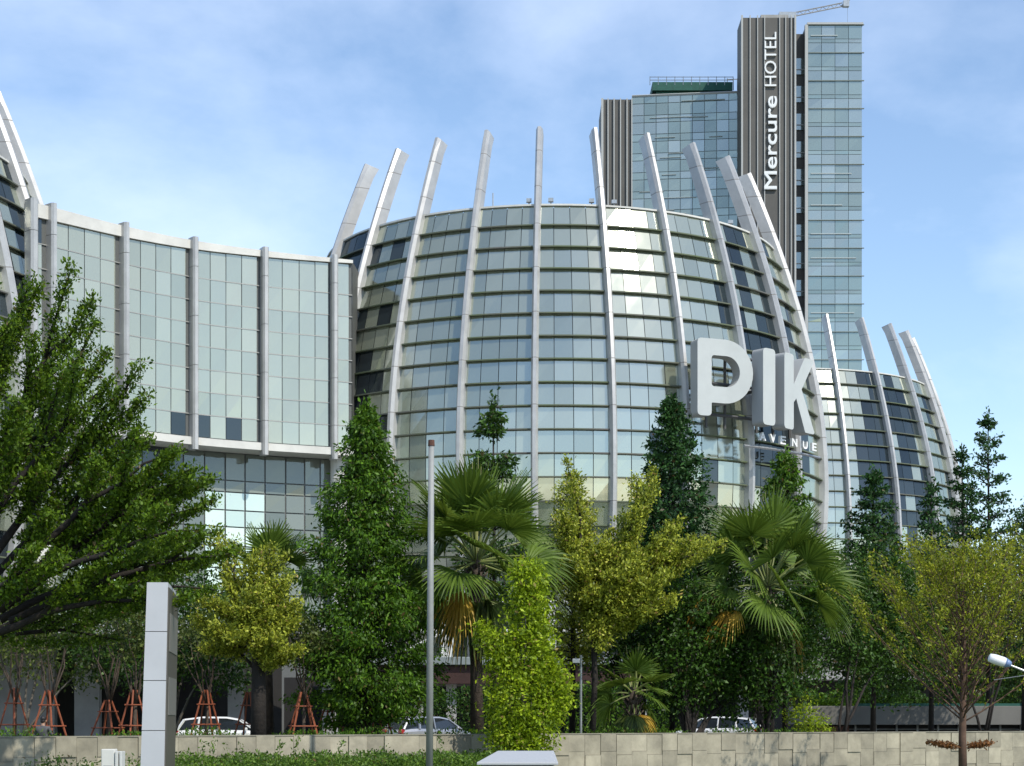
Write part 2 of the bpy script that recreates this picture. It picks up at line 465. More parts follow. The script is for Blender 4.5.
# small floodlights on the middle drum's rim
for px in (477, 529, 551, 592, 615, 741):
    th = math.asin(max(-1, min(1, ((px - 512) / F * 140 - 3.515) / 19.4)))
    c = Vector((3.515 + 19.4 * math.sin(th), 160 - 19.4 * math.cos(th), ROOF + .12))
    m = MB(); m.tube([c, c + Vector((0, 0, .3))], .06, 6); m.box(c + Vector((0, -.1, .42)), (.4, .35, .28)); m.build('roof_floodlight', M_steel, d1)
m = MB(); m.tube([at(493, 206, 142), at(493, 193, 142)], .05, 5); m.build('lightning_rod', M_steel, d1)

# concave curtain wall between the left and middle drums
ctrl = [Vector((-40.5, 131, 0)), Vector((-35.6, 136.2, 0)), Vector((-30.8, 142, 0)), Vector((-26, 146.4, 0)), Vector((-20.7, 149.6, 0)), Vector((-15.4, 152, 0)), Vector((-12.6, 153.2, 0))]
CS = .927
ctrl = [v * CS for v in ctrl]
def crom(t):
    i = min(int(t), len(ctrl) - 2); u = t - i
    p0, p1, p2, p3 = ctrl[max(i - 1, 0)], ctrl[i], ctrl[i + 1], ctrl[min(i + 2, len(ctrl) - 1)]
    return .5 * ((2 * p1) + (p2 - p0) * u + (2 * p0 - 5 * p1 + 4 * p2 - p3) * u * u + (3 * p1 - p0 - 3 * p2 + p3) * u ** 3)
def tpx(px):
    return min((i / 400 * (len(ctrl) - 1) for i in range(401)), key=lambda t: abs(512 + F * crom(t).x / crom(t).y - px))
def cn(t):
    d = (crom(min(t + .02, len(ctrl) - 1)) - crom(max(t - .02, 0))).normalized(); return Vector((d.y, -d.x, 0)), d
ribs = [30, 50, 122, 192, 263, 333]
ts = [tpx(x) for x in ribs] + [tpx(352)]
TA, TB = ts[0] - .02, ts[-1]
TOP, BOT = 36.35, 22.3
cw = MB(); rr = random.Random(9)
cols = []
for i in range(len(ts) - 1):
    nc = 1 if i in (0, 5) else 4
    a_, b_ = ts[i] + .03, ts[i + 1] - .09
    for c in range(nc): cols.append((a_ + (b_ - a_) * c / nc, a_ + (b_ - a_) * (c + 1) / nc, i, c))
NR = 8; RH = (TOP - BOT - .3) / NR
for t0, t1, i, c in cols:
    A, B = crom(t0), crom(t1); d = (B - A).normalized(); n = Vector((d.y, -d.x, 0))
    for r in range(NR):
        z0 = BOT + .3 + r * RH + .03; z1 = z0 + RH - .06
        if r == NR - 1: z1 = TOP + .72 * min(1, max(0, (t0 - TA) / (TB - TA)))
        a = A + d * .03; b_ = B - d * .03
        j = [n * rr.gauss(0, .008) for _ in range(4)]
        up = lambda v, z: Vector((v.x, v.y, z))
        mi = 0
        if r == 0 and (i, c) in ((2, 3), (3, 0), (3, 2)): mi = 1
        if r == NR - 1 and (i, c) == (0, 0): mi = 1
        cw.quad(up(a, z0) + j[0], up(b_, z0) + j[1], up(b_, z1) + j[2], up(a, z1) + j[3], mi)
NQ = 60
def strip(m, o0, z0, o1, z1, mi=0):
    ta, tb = TA, TB
    for q in range(NQ):
        u0, u1 = ta + (tb - ta) * q / NQ, ta + (tb - ta) * (q + 1) / NQ
        n0, n1 = cn(u0)[0], cn(u1)[0]
        a, b_ = crom(u0), crom(u1)
        P = [a + n0 * o0, b_ + n1 * o0, b_ + n1 * o1, a + n0 * o1]
        Z = [z0, z0, z1, z1]
        m.quad(*[(v.x, v.y, z) for v, z in zip(P, Z)], mi)
strip(cw, -.07, BOT, -.07, TOP + .9, 2)
e_ = crom(TB); q_ = e_ + Vector((.6, 10, 0))
for z0_, z1_ in ((0, TOP + .95),):
    cw.quad((e_.x, e_.y, z0_), (q_.x, q_.y, z0_), (q_.x, q_.y, z1_), (e_.x, e_.y, z1_), 2)
curtain = cw.build('curtain_wall', [M_panec, M_paned, M_back], mall)
m = MB()
for q in range(NQ):
    u0, u1 = TA + (TB - TA) * q / NQ, TA + (TB - TA) * (q + 1) / NQ
    n0, n1 = cn(u0)[0], cn(u1)[0]; a, b_ = crom(u0), crom(u1)
    zz0, zz1 = TOP + .02 + .74 * q / NQ, TOP + .02 + .74 * (q + 1) / NQ
    def P3(p, n, o, z): v = p + n * o; return (v.x, v.y, z)
    m.quad(P3(a, n0, .22, zz0), P3(b_, n1, .22, zz1), P3(b_, n1, .22, TOP + 1.0), P3(a, n0, .22, TOP + 1.0))
    m.quad(P3(a, n0, -.05, zz0), P3(b_, n1, -.05, zz1), P3(b_, n1, .22, zz1), P3(a, n0, .22, zz0))
strip(m, .22, TOP + 1.0, -.5, TOP + 1.0); strip(m, -.5, TOP + 1.0, -.5, TOP - 2)
m.build('parapet', M_white, curtain)
m = MB()
strip(m, .35, BOT - .35, .35, BOT + .22); strip(m, .35, BOT + .22, -.05, BOT + .22); strip(m, -2.2, BOT - .35, .35, BOT - .35)
m.build('soffit_band', M_white, curtain)
for r in range(1, NR):
    m = MB(); z = BOT + .3 + r * RH
    strip(m, .03, z - .035, .03, z + .035); strip(m, .03, z + .035, -.05, z + .035); strip(m, -.05, z - .035, .03, z - .035)
    m.build('transom', mat('transom_metal', (.34, .335, .31), .5, .3), curtain)
for x, t in zip(ribs, ts):
    n, d = cn(t); c = crom(t); w = .24 if x != 30 else .3
    m = MB()
    segs = [BOT - .75] + [BOT + 1.9 + 3.7 * q for q in range(4)] + [TOP + 1.2]
    for z0, z1 in zip(segs[:-1], segs[1:]):
        L = [(-w, -.2), (w, -.2), (w, .55), (w * .5, .72), (-w * .5, .72), (-w, .55)]
        lo = [(*(c + d * a + n * b_).xy, z0 + .02) for a, b_ in L]; hi = [(*(c + d * a + n * b_).xy, z1 - .02) for a, b_ in L]
        m.add(lo + hi, [tuple(range(6))[::-1], tuple(range(6, 12))] + [(e, (e + 1) % 6, 6 + (e + 1) % 6, 6 + e) for e in range(6)], 0)
        ins = .04
        L2 = [(a * .9, b_ * .95) for a, b_ in L]
        lo = [(*(c + d * a + n * b_).xy, z1 - .03) for a, b_ in L2]; hi = [(*(c + d * a + n * b_).xy, z1 + .03) for a, b_ in L2]
        if z1 < TOP: m.add(lo + hi, [(e, (e + 1) % 6, 6 + (e + 1) % 6, 6 + e) for e in range(6)], 1)
    m.build('fin', [M_metal, M_seam], curtain)
# recessed lower facade
lw = MB(); rr = random.Random(4)
NCOL = 17; ta, tb = TA, TB
zs = [BOT - .36, 19.8, 18.9, 17.5, 16.2, 14.7, 13, 11, 9, 7]
for c in range(NCOL):
    t0, t1 = ta + (tb - ta) * c / NCOL, ta + (tb - ta) * (c + 1) / NCOL
    A, B = crom(t0) - cn(t0)[0] * 2.2, crom(t1) - cn(t1)[0] * 2.2; d = (B - A).normalized(); n = Vector((d.y, -d.x, 0))
    px = 512 + F * ((A + B) / 2).x / ((A + B) / 2).y
    for k in range(len(zs) - 1):
        z1, z0 = zs[k] - .05, zs[k + 1] + .05
        a, b_ = A + d * .06, B - d * .06; j = [n * rr.gauss(0, .01) for _ in range(4)]
        mi = 0
        if k >= 2 and 195 < px < 262: mi = 3
        if k >= 2 and px < 150: mi = 3 if rr.random() < .5 else 0
        if k < 1 and 150 < px < 192: mi = 1
        lw.quad(*[tuple(Vector((v.x, v.y, z)) + q) for v, z, q in zip((a, b_, b_, a), (z0, z0, z1, z1), j)], mi)
strip(lw, -2.28, 0, -2.28, BOT - .3, 2)
low = lw.build('lower_facade', [M_paneg, M_paned, M_back, M_panem], mall)
for px in (52, 345):
    t = tpx(px); c = crom(t) - cn(t)[0] * (1.3)
    m = MB(); m.tube([(c.x, c.y, 0), (c.x, c.y, BOT - .35)], .75, 16); m.build('column', M_white, mall, smooth=False)
# ground-floor arcade: slab, white columns, dark shops behind
b = MB(); b.box((-36, 121, 6.6), (30, 12, .9), .35); b.build('arcade_roof', M_conc, mall)
b = MB(); b.box((-33, 118, 3.05), (36, .4, 6.1), .30); b.build('shopfront', M_dark, mall)
b = MB(); b.box((-31, 108, 6.25), (46, 24, .6), .0); b.build('added_shade_slab', M_conc, mall)  # added slab that shades the pillars and shopfront, mostly hidden behind trees
for px, w, z in ((26, 3.6, 5.9), (88, 1.5, 5.9), (236, .9, 5.9), (330, .9, 5.9)):
    b = MB(); p = at(px, 715, 108); b.box((p.x, p.y, z / 2 - .03), (w, .7, z)); b.build('pillar', M_conc, mall, bevel=.04)
# entrance canopy and drop-off in front of the middle drum
zc = 5.3
b = MB(); b.box((3.2, 128, zc), (34, 10, .55)); b.build('canopy_slab', mat('canopy_grey', (.22, .25, .24), .6, noise=.2), mall, bevel=.05)
b = MB(); b.box((3.2, 124.6, zc - .95), (32, 2.4, 1.2)); b.build('canopy_fascia', mat('brown_fascia', (.045, .018, .013), .8, noise=.3), mall)
b = MB(); b.box((6, 134.5, 2.2), (46, .5, 4.4)); b.build('entrance_front', M_dark, mall)
for x in (-6.5, -4.2, 2, 9, 16):
    b = MB(); b.box((x, 124.8, 2.0), (.7, .7, 4.0)); b.build('canopy_column', M_conc, mall)
b = MB()
for z in (7.4, 9.4): b.tube([(-8.5, 124.2, z), (14, 124.2, z)], .12, 6)
b.tube([(-7.6, 124.2, 5.9), (-5, 124.2, 7.2)], .1, 6)
b.build('canopy_rail', M_white, mall)
for x in (-4.5, 2.6, 9.5):
    b = MB(); b.box((x, 124.5, 7.5), (.9, .5, 4.0)); b.build('canopy_post', M_white, mall)
b = MB(); b.box((24, 124, 4.3), (12, 8, .7)); b.box((22, 122, 6.9), (9, 6, .5)); b.build('terrace_slab', M_conc, mall, bevel=.03)
b = MB(); b.box((24, 126, 2.0), (12, 4, 3.9)); b.build('terrace_void', M_dark, mall)

# ------------------------------------------------------------------ the big letters on the drum
def poly_prism(mesh, outer, holes, origin, ux, depth, mi_face=0, mi_side=1):
    """extrude a 2-D outline (with holes) standing on ux (horizontal) and z; the front faces to the right of ux"""
    cu = bpy.data.curves.new('outline', 'CURVE'); cu.dimensions = '2D'; cu.fill_mode = 'BOTH'
    for L in [outer] + holes:
        sp = cu.splines.new('POLY'); sp.points.add(len(L) - 1); sp.use_cyclic_u = True
        for q, (x, y) in zip(sp.points, L): q.co = (x, y, 0, 1)
    cu.extrude = depth / 2
    o = bpy.data.objects.new('outline', cu); COL.objects.link(o)
    me = bpy.data.meshes.new_from_object(o.evaluated_get(bpy.context.evaluated_depsgraph_get()))
    nrmv = Vector((ux.y, -ux.x, 0))
    vs = [origin + ux * v.co.x + Vector((0, 0, v.co.y)) + nrmv * v.co.z for v in me.vertices]
    for p in me.polygons:
        mesh.add([vs[i] for i in p.vertices], [tuple(range(len(p.vertices)))], mi_face if abs(p.normal.z) > .5 else mi_side)
    bpy.data.objects.remove(o); bpy.data.curves.remove(cu); bpy.data.meshes.remove(me)
def rounded(pts, r, n=5):
    out = []
    L = len(pts)
    for i in range(L):
        a, b_, c = [Vector(pts[(i + k) % L]).to_2d() for k in (-1, 0, 1)]
        ra = r[i] if hasattr(r, '__len__') else r
        if ra <= 0: out.append(tuple(b_)); continue
        d1, d2 = (a - b_).normalized(), (c - b_).normalized()
        t = min(ra, (a - b_).length * .49, (c - b_).length * .49)
        p, q = b_ + d1 * t, b_ + d2 * t
        for k in range(n + 1):
            u = k / n; out.append(tuple((1 - u) ** 2 * p + 2 * u * (1 - u) * b_ + u * u * q))
    return out
H, ST = 5.85, 1.38
sign = thing('letter_sign', 'giant white three dimensional letters mounted on the curved front of the middle glass drum', 'sign', (14, 137, 24))
SP = 1.2
P_o = [(0, 0), (SP, 0), (SP, 1.02)] + [(2.35 + 2.42 * math.sin(R_(a)), 3.43 - 2.42 * math.cos(R_(a))) for a in range(0, 181, 10)] + [(0, H)]
P_o = rounded(P_o, [.35, .35, .1] + [0] * 19 + [.35])
P_h = rounded([(SP, 2.25)] + [(2.45 + 1.18 * math.sin(R_(a)), 3.43 - 1.18 * math.cos(R_(a))) for a in range(0, 181, 12)] + [(SP, 4.61)], [.25] + [0] * 16 + [.25])
I_o = rounded([(0, 0), (ST, 0), (ST, H), (0, H)], .35)
K_o = rounded([(0, 0), (ST, 0), (ST, 2.15), (1.75, 2.5), (3.1, 0), (4.35, 0), (4.5, .15), (2.55, 3.3), (4.35, 5.65), (4.2, H), (3.0, H), (ST, 3.55), (ST, H), (0, H)],
              [.35, .3, .05, 0, .1, .2, .1, 0, .15, .15, .2, .05, .3, .35])
def place(px, Y, py_bot): return at(px, py_bot, Y)
for oo, hh, px, Y, pyb, rot in ((P_o, [P_h], 694, 136.2, 416, 22), (I_o, [], 757.5, 137.6, 425, 40), (K_o, [], 778.0, 139.0, 428.5, 50)):
    m = MB(); u = Vector((math.cos(R_(rot)), math.sin(R_(rot)), 0))
    poly_prism(m, oo, hh, place(px, Y, pyb), u, 1.15)
    m.build('letter', [M_letter, M_letters], sign)
fr = MB()
for z in (24.6, 27.0, 29.2):
    ring = [(3.515 + 25.1 * math.sin(R_(a)), 160 - 25.1 * math.cos(R_(a)), z) for a in range(24, 50, 3)]
    fr.tube(ring, .13, 5)
for a in (27, 31, 38.5, 43, 48): fr.tube([(3.515 + 25.0 * math.sin(R_(a)), 160 - 25.0 * math.cos(R_(a)), z) for z in (23.6, 30)], .12, 5)
for a in (28, 36, 44): fr.tube([(3.515 + r * math.sin(R_(a)), 160 - r * math.cos(R_(a)), 26.6) for r in (22.5, 25.6)], .14, 5)
fr.build('sign_frame', mat('sign_steel', (.07, .07, .07), .6), sign)

def text_mesh(mesh, txt, origin, ux, uz, size_cap=None, length=None, depth=.1, bold=0., mi_face=0, mi_side=0, thin=False):
    cu = bpy.data.curves.new('text', 'FONT'); cu.body = txt; cu.size = 1; cu.offset = bold; cu.resolution_u = 3
    o = bpy.data.objects.new('text', cu); COL.objects.link(o)
    me = bpy.data.meshes.new_from_object(o.evaluated_get(bpy.context.evaluated_depsgraph_get()))
    xs = [v.co.x for v in me.vertices]; ys = [v.co.y for v in me.vertices]
    x0, y0 = min(xs), 0.0
    capo = .729 * 1.0
    sy = size_cap / (capo if any(c.isupper() for c in txt) else capo)
    sx = length / (max(xs) - x0) if length else sy
    nv = ux.cross(uz)
    fr_ = [origin + ux * ((v.co.x - x0) * sx) + uz * (v.co.y * sy) + nv * depth for v in me.vertices]
    bk = [p - nv * depth for p in fr_]
    from collections import Counter
    ec = Counter()
    for p in me.polygons:
        mesh.add([fr_[i] for i in p.vertices], [tuple(range(len(p.vertices)))], mi_face)
        L = list(p.vertices)
        for a, b_ in zip(L, L[1:] + L[:1]): ec[tuple(sorted((a, b_)))] += 1
    for (a, b_), c in ec.items():
        if c == 1: mesh.quad(fr_[a], fr_[b_], bk[b_], bk[a], mi_side)
    bpy.data.objects.remove(o); bpy.data.curves.remove(cu); bpy.data.meshes.remove(me)
for ch, px, py in zip('AVENUE', (761, 771, 781, 792.5, 803, 812), (440.6, 442.5, 444.3, 446.6, 449, 451)):
    m = MB()
    # stand each letter on the drum's curve
    best = None
    for a in range(200, 700):
        th = R_(a / 10); x, y = 3.515 + 26.4 * math.sin(th), 160 - 26.4 * math.cos(th)
        e = abs(512 + F * x / y - px)
        if best is None or e < best[0]: best = (e, th, x, y)
    _, th, x, y = best
    u = Vector((math.cos(th), math.sin(th), 0))
    text_mesh(m, ch, at(px, py, y) - u * .32, u, Vector((0, 0, 1)), .64, .66, .22, .02)
    m.build('small_letter', mat('letter_small', (.8, .8, .78), .5), sign)
m = MB(); m.tube([(3.515 + 26.2 * math.sin(R_(a)), 160 - 26.2 * math.cos(R_(a)), 22.25) for a in range(33, 57, 3)], .11, 5); m.build('letter_rail', M_steel, sign)

# ------------------------------------------------------------------ the hotel tower behind
YH = 272.0
def hx(px, Y=YH): return (px - 512) / F * Y
def hz(py, Y=YH): return EYE + (HY - py) / F * Y
hotel = thing('hotel_tower', 'tall hotel tower with blue green glass and a dark finned slab', 'building', (38, YH, 0))
def facade(name, x0, x1, Y0, Y1, z0, z1, ncol, zrows, mats, pick, parent, gap=.07, back=.12, seed=1, jit=.012):
    """a flat glazed front from (x0,Y0) to (x1,Y1) split into panes, each pane a face of its own"""
    m = MB(); r = random.Random(seed)
    A, B = Vector((x0, Y0, 0)), Vector((x1, Y1, 0)); d = (B - A).normalized(); n = Vector((d.y, -d.x, 0))
    Lh = (B - A).length
    for c in range(ncol):
        a, b_ = A + d * (Lh * c / ncol + gap / 2), A + d * (Lh * (c + 1) / ncol - gap / 2)
        for k in range(len(zrows) - 1):
            za, zb = zrows[k] + gap / 2, zrows[k + 1] - gap / 2
            if zb <= za: continue
            j = [n * r.gauss(0, jit) for _ in range(4)]
            m.quad(*[tuple(Vector((v.x, v.y, z)) + q) for v, z, q in zip((a, b_, b_, a), (za, za, zb, zb), j)], pick(c, k, r))
    a, b_ = A - n * back, B - n * back
    m.quad((a.x, a.y, z0), (b_.x, b_.y, z0), (b_.x, b_.y, z1), (a.x, a.y, z1), len(mats) - 1)
    return m.build(name, mats, parent)
FL = 27.9 / F * YH        # storey height
zt = hz(25)
# right-hand glass block
xr0, xr1 = hx(808), hx(862)
rows = [0]
z = zt - FL * 25
zz = []
k = 0
while z < zt - .1:
    zz += [z, z + FL * .36, z + FL * .5]; z += FL
zz = [q for q in zz if q > 0] + [zt]
bl = facade('glass_block', xr0, xr1, YH, YH + .0, 0, zt, 4, [0] + zz, [M_hglass, M_hgl2, M_hback],
            lambda c, k, r: 1 if (k % 3 == 1 or r.random() < .06) else 0, hotel, gap=.07, seed=3)
b = MB(); b.box(((xr0 + xr1) / 2, YH + 9.2, zt / 2 - .1), (xr1 - xr0 - .1, 18, zt - .2)); b.build('block_core', M_hdark, bl)
b = MB(); b.box(((xr0 + xr1) / 2, YH + 9.0, zt + .15), (xr1 - xr0 + .3, 18.6, .3)); b.box((xr0 - .25, YH + .1, zt / 2), (.45, .7, zt)); b.build('white_frame', M_hfin, bl)
b = MB()
for q in zz[::3]:
    b.box(((xr0 + xr1) / 2 + .2, YH - .06, q), (xr1 - xr0 + .2, .3, .1))
b.build('floor_edge', mat('hotel_line', (.20, .235, .215), .5), bl)
rr = random.Random(31)
for q in zz[2::3]:
    if rr.random() < .6:
        b = MB(); w = rr.uniform(.4, .95) * (xr1 - xr0); b.box((xr0 + .4 + w / 2, YH - .12, q + rr.uniform(-.2, .9)), (w, .1, .13))
        b.build('light_rail', mat('hotel_rail', (.4, .45, .45), .5), bl)
# recessed strip of windows between slab and block
xs0, xs1 = hx(795), hx(807.5)
b = MB(); b.box(((xs0 + xs1) / 2, YH + 7, hz(29) / 2), (xs1 - xs0 + .3, 10, hz(29))); st = b.build('window_strip', M_hdark, hotel)
for k in range(13):
    zc_ = hz(62 + 27.9 * k)
    b = MB(); b.box((hx(801) + .3, YH + 1.9, zc_), (1.7, .2, FL * .58)); w = b.build('window', M_hgl2, st)
    b = MB(); b.box((hx(801) + .3, YH + 1.75, zc_ - FL * .12), (1.65, .12, .12)); b.build('window_bar', M_hfin, w)
# dark slab with white fins, carries the name
xa, xb = hx(741), hx(795)
zs_ = hz(19)
b = MB(); b.box(((xa + xb) / 2, YH + 2, zs_ / 2), (xb - xa, 5, zs_)); slab = b.build('finned_slab', M_hdark, hotel)
for px in (741.5, 749.5, 757, 764, 779, 785, 790.5, 794.6):
    b = MB(); w = .26 if px < 742 or px > 794 else .13
    b.box((hx(px), YH - .62, zs_ / 2 + .15), (w, .28, zs_ + .3)); b.build('facade_fin', M_hfin, slab)
b = MB(); b.box(((xa + xb) / 2 + 1, YH + 2, zs_ + .3), (xb - xa - 4, 4, .7)); b.build('roof_kerb', M_conc, slab)
# long glass wing on the left
Yl = YH + 8
xl0, xl1 = hx(632, Yl), hx(741, Yl - 2)
zl = hz(97, Yl)
FW = 19.0 / F * Yl
rows = [0]; z = zl - FW * int(zl / FW)
while z < zl - .1: rows += [z, z + FW * .62]; z += FW
rows = sorted(set(round(q, 3) for q in rows)) + [zl]
wg = facade('glass_wing', xl0, xl1, Yl, Yl - 2, 0, zl, 9, rows, [M_hglass, M_hgl2, M_hback], lambda c, k, r: 1 if r.random() < .22 else 0, hotel, gap=.09, seed=8)
rr = random.Random(12)
for k, q in enumerate(rows[::2]):
    for _ in range(2):
        b = MB()
        a0 = rr.uniform(0, .75); a1 = min(1, a0 + rr.uniform(.12, .45)); zq = q + rr.uniform(-.3, 1.6)
        pa = Vector((xl0 + (xl1 - xl0) * a0, Yl - 2 * a0 - .1, zq)); pb = Vector((xl0 + (xl1 - xl0) * a1, Yl - 2 * a1 - .1, zq))
        b.tube([pa, pb], .08, 4)
        b.build('light_rail', mat('hotel_rail', (.4, .45, .45)), wg)
b = MB(); b.add([(xl0, Yl + .3, 0), (xl1, Yl - 1.7, 0), (xl1, Yl + 12, 0), (xl0, Yl + 12, 0)] + [(xl0, Yl + .3, zl - .15), (xl1, Yl - 1.7, zl - .15), (xl1, Yl + 12, zl - .15), (xl0, Yl + 12, zl - .15)],
                [(4, 5, 6, 7), (2, 3, 7, 6), (3, 0, 4, 7), (1, 2, 6, 5)]); b.build('wing_core', M_hdark, wg)
b = MB(); b.tube([(xl0, Yl, zl + .12), (xl1, Yl - 2, zl + .12)], .2, 4); b.build('wing_coping', M_hfin, wg)
xe0 = hx(602, Yl + 1)
b = MB(); b.box(((xe0 + xl0) / 2 - .05, Yl + 5.2, hz(99, Yl) / 2), (xl0 - xe0, 10, hz(99, Yl))); es = b.build('finned_end', M_hdark, hotel)
for px in (602.3, 608, 614, 620.5, 627, 631.8):
    b = MB(); b.box((hx(px, Yl), Yl + .02, hz(98.5, Yl) / 2), (.34 if px < 603 else .17, .3, hz(98.5, Yl))); b.build('facade_fin', M_hfin, es)
# green netted platform on the wing roof
Yp = Yl + 4
b = MB(); b.box((hx(690, Yp), Yp, hz(95, Yp)), (hx(728, Yp) - hx(649, Yp), 8, 1.3)); b.box((hx(690, Yp), Yp, hz(99, Yp)), (hx(724, Yp) - hx(653, Yp), 7, 1.0))
rp = b.build('roof_platform', M_green, hotel)
b = MB()
for f_ in range(0, 11):
    x = hx(648, Yp) + (hx(730, Yp) - hx(648, Yp)) * f_ / 10
    b.tube([(x, Yp - 4, hz(94, Yp)), (x, Yp - 4, hz(85.5, Yp))], .06, 4)
for py in (86, 89): b.tube([(hx(648, Yp), Yp - 4, hz(py, Yp)), (hx(730, Yp), Yp - 4, hz(py, Yp))], .06, 4)
b.build('railing', M_steel, rp)
b = MB()
for px in (725, 731, 735):
    b.tube([(hx(px, Yp), Yp - 3, hz(97, Yp)), (hx(px, Yp), Yp - 3, hz(85, Yp))], .07, 4)
b.box((hx(730, Yp), Yp - 3, hz(86, Yp)), (1.6, .1, .1)); b.build('ladder_frame', M_steel, hotel)
# name
hs_ = thing('hotel_sign', 'white vertical lettering down the dark slab of the hotel tower', 'sign', (hx(770), YH - .8, hz(110)))
m = MB()
for q, (dx, dz) in enumerate(((0, 0), (.09, 0), (0, .09), (.09, .09))):   # struck four times, each a hair prouder, for the bold strokes
    text_mesh(m, 'Mercure', Vector((hx(776) - dx, YH - .55, hz(191) + dz)), Vector((0, 0, 1)), Vector((-1, 0, 0)), hx(776) - hx(762.5) - .09, hz(98) - hz(191) - .09, .35 + .012 * q, 0)
m.build('lettering', mat('hotel_letters', (.78, .79, .78), .5), hs_)
m = MB()
text_mesh(m, 'HOTEL', Vector((hx(775.5), YH - .55, hz(88))), Vector((0, 0, 1)), Vector((-1, 0, 0)), hx(775.5) - hx(763), hz(34) - hz(88), .3, .0)
m.build('lettering', mat('hotel_letters', (.78, .79, .78)), hs_)
# crane
crn = thing('roof_crane', 'small window cleaning crane with its boom out over the hotel roof', 'crane', (hx(795), YH + 5, hz(19)))
Yc_ = YH + 3
b = MB(); b.tube([at(786, 19, Yc_), at(786, 13, Yc_)], .5, 8); b.box(at(787, 17, Yc_), (2.6, 1.6, 1.0)); b.build('mast', M_steel, crn)
b = MB()
p0, p1 = at(788, 17.5, Yc_), at(842, 6.5, Yc_)
for o_ in (0, .55): b.tube([p0 + Vector((0, 0, o_)), p1 + Vector((0, 0, o_))], .10, 5)
for q in range(14):
    u = q / 14; v = (q + 1) / 14
    b.tube([p0.lerp(p1, u) + Vector((0, 0, .55 * (q % 2))), p0.lerp(p1, v) + Vector((0, 0, .55 * ((q + 1) % 2)))], .05, 4)
b.tube([p1, at(848, 1, Yc_), at(850, -3, Yc_)], .22, 6); b.build('boom', mat('crane_grey', (.3, .3, .3), .5), crn)
b = MB(); b.box(at(846, 4, Yc_), (.9, .8, .9)); b.tube([at(847.5, 4, Yc_), at(847.5, 22, Yc_)], .03, 4); b.build('hoist_cable', M_steel, crn)

# ------------------------------------------------------------------ vegetation
L_dark = leafmat('leaf_dark', (.022, .058, .006), (.05, .115, .012), .25)
L_feather = leafmat('leaf_feather', (.05, .112, .005), (.115, .195, .011), .35)
L_mid = leafmat('leaf_mid', (.036, .10, .006), (.088, .178, .011), .3)
L_conif = leafmat('leaf_conifer', (.015, .055, .012), (.036, .095, .02), .2)
L_olive = leafmat('leaf_olive', (.05, .085, .018), (.11, .14, .03), .3)
L_yel = leafmat('leaf_variegated', (.11, .165, .010), (.40, .43, .05), .3)
L_lime = leafmat('leaf_lime', (.15, .25, .009), (.32, .42, .018), .35)
L_gold = leafmat('leaf_gold', (.12, .178, .008), (.30, .325, .02), .35)
L_rust = leafmat('leaf_rust', (.16, .07, .025), (.24, .11, .03), .3)
L_palm = leafmat('leaf_palm', (.07, .125, .012), (.13, .20, .028), .3, .15)
L_palmd = leafmat('leaf_palm_dry', (.40, .24, .03), (.52, .34, .05), .3, .2)
L_grass = leafmat('leaf_ground', (.05, .12, .012), (.12, .20, .025), .3)

def trunk_obj(name, paths, m, parent):
    b = MB()
    for pts, rads in paths: b.tube(pts, rads, 7)
    return b.build(name, m, parent, smooth=True)
def bend(p0, p1, up=.15, n=6, wob=.05):
    p0, p1 = Vector(p0), Vector(p1); L = (p1 - p0).length
    out = []
    for i in range(n + 1):
        u = i / n
        q = p0.lerp(p1, u) + Vector((0, 0, up * L * math.sin(math.pi * u) * .5))
        if 0 < i < n: q += Vector([random.uniform(-1, 1) * wob * L * .3 for _ in range(3)])
        out.append(q)
    return out

def conical_tree(name, label, px, py_top, Y, half_px, zb, n, lm, bm, size=.2, cat='tree', group=None, droop=.5, power=.75, nb=110, lean=0., tier=0., trunk_r=.13, base_z=.7, aspect=.42, gap=.0):
    top = at(px, py_top, Y); Hh = top.z - base_z; Rr = half_px / F * Y
    t = thing(name, label, cat, (top.x, Y, base_z), group)
    paths = [([(top.x, Y, base_z - .1), (top.x + .05, Y, base_z + Hh * .5), (top.x, Y, top.z - .1)], [trunk_r, trunk_r * .6, .02])]
    P, U = [], []
    z0 = zb
    per = n // nb
    ga = rng.uniform(0, 6.28)
    for k in range(nb):
        u = (k + rng.uniform(0, 1)) / nb
        if tier: u = (math.floor(u * tier) + .15 + .55 * (u * tier % 1)) / tier
        z = z0 + (top.z - z0) * u
        rad = Rr * (1 - u) ** power * rng.uniform(.62, 1.12) + .08
        if u < .12: rad *= .55 + u * 3.75
        a = ga + k * 2.39996 + rng.uniform(-.3, .3)
        d = np.array([math.cos(a), math.sin(a), rng.uniform(.0, .45) + .5 * u])
        base = np.array([top.x, Y, z])
        m_ = int(per * (.35 + 1.3 * (1 - u) ** .8) * rng.uniform(.7 - gap, 1.3))
        tt = rng.beta(2.6, 1.2, m_)
        sp = (.10 + .125 * rad) * (1.1 - .5 * tt)[:, None]
        p = base + d * rad * tt[:, None] + rng.normal(size=(m_, 3)) * sp * np.array([1, 1, .6])
        p[:, 2] -= .10 * rad * tt ** 2
        P.append(p); U.append(np.tile(np.array([d[0] * .6, d[1] * .6, -droop]), (m_, 1)))
        if rad > .5: paths.append(([base, base + d * rad * .5, base + d * rad * .9 - np.array([0, 0, .08 * rad])], [.035, .02, .008]))
    # leader
    m_ = max(20, n // 90)
    p = np.array([top.x, Y, top.z]) + rng.normal(size=(m_, 3)) * np.array([.10, .10, .28]) - np.array([0, 0, .25]); P.append(p); U.append(np.tile([0, 0, .6], (m_, 1)))
    P = np.concatenate(P); U = np.concatenate(U)
    trunk_obj('trunk', paths, bm, t)
    quads_obj('crown', leaf_quads(P, size, U, .7, aspect), lm, t)
    return t

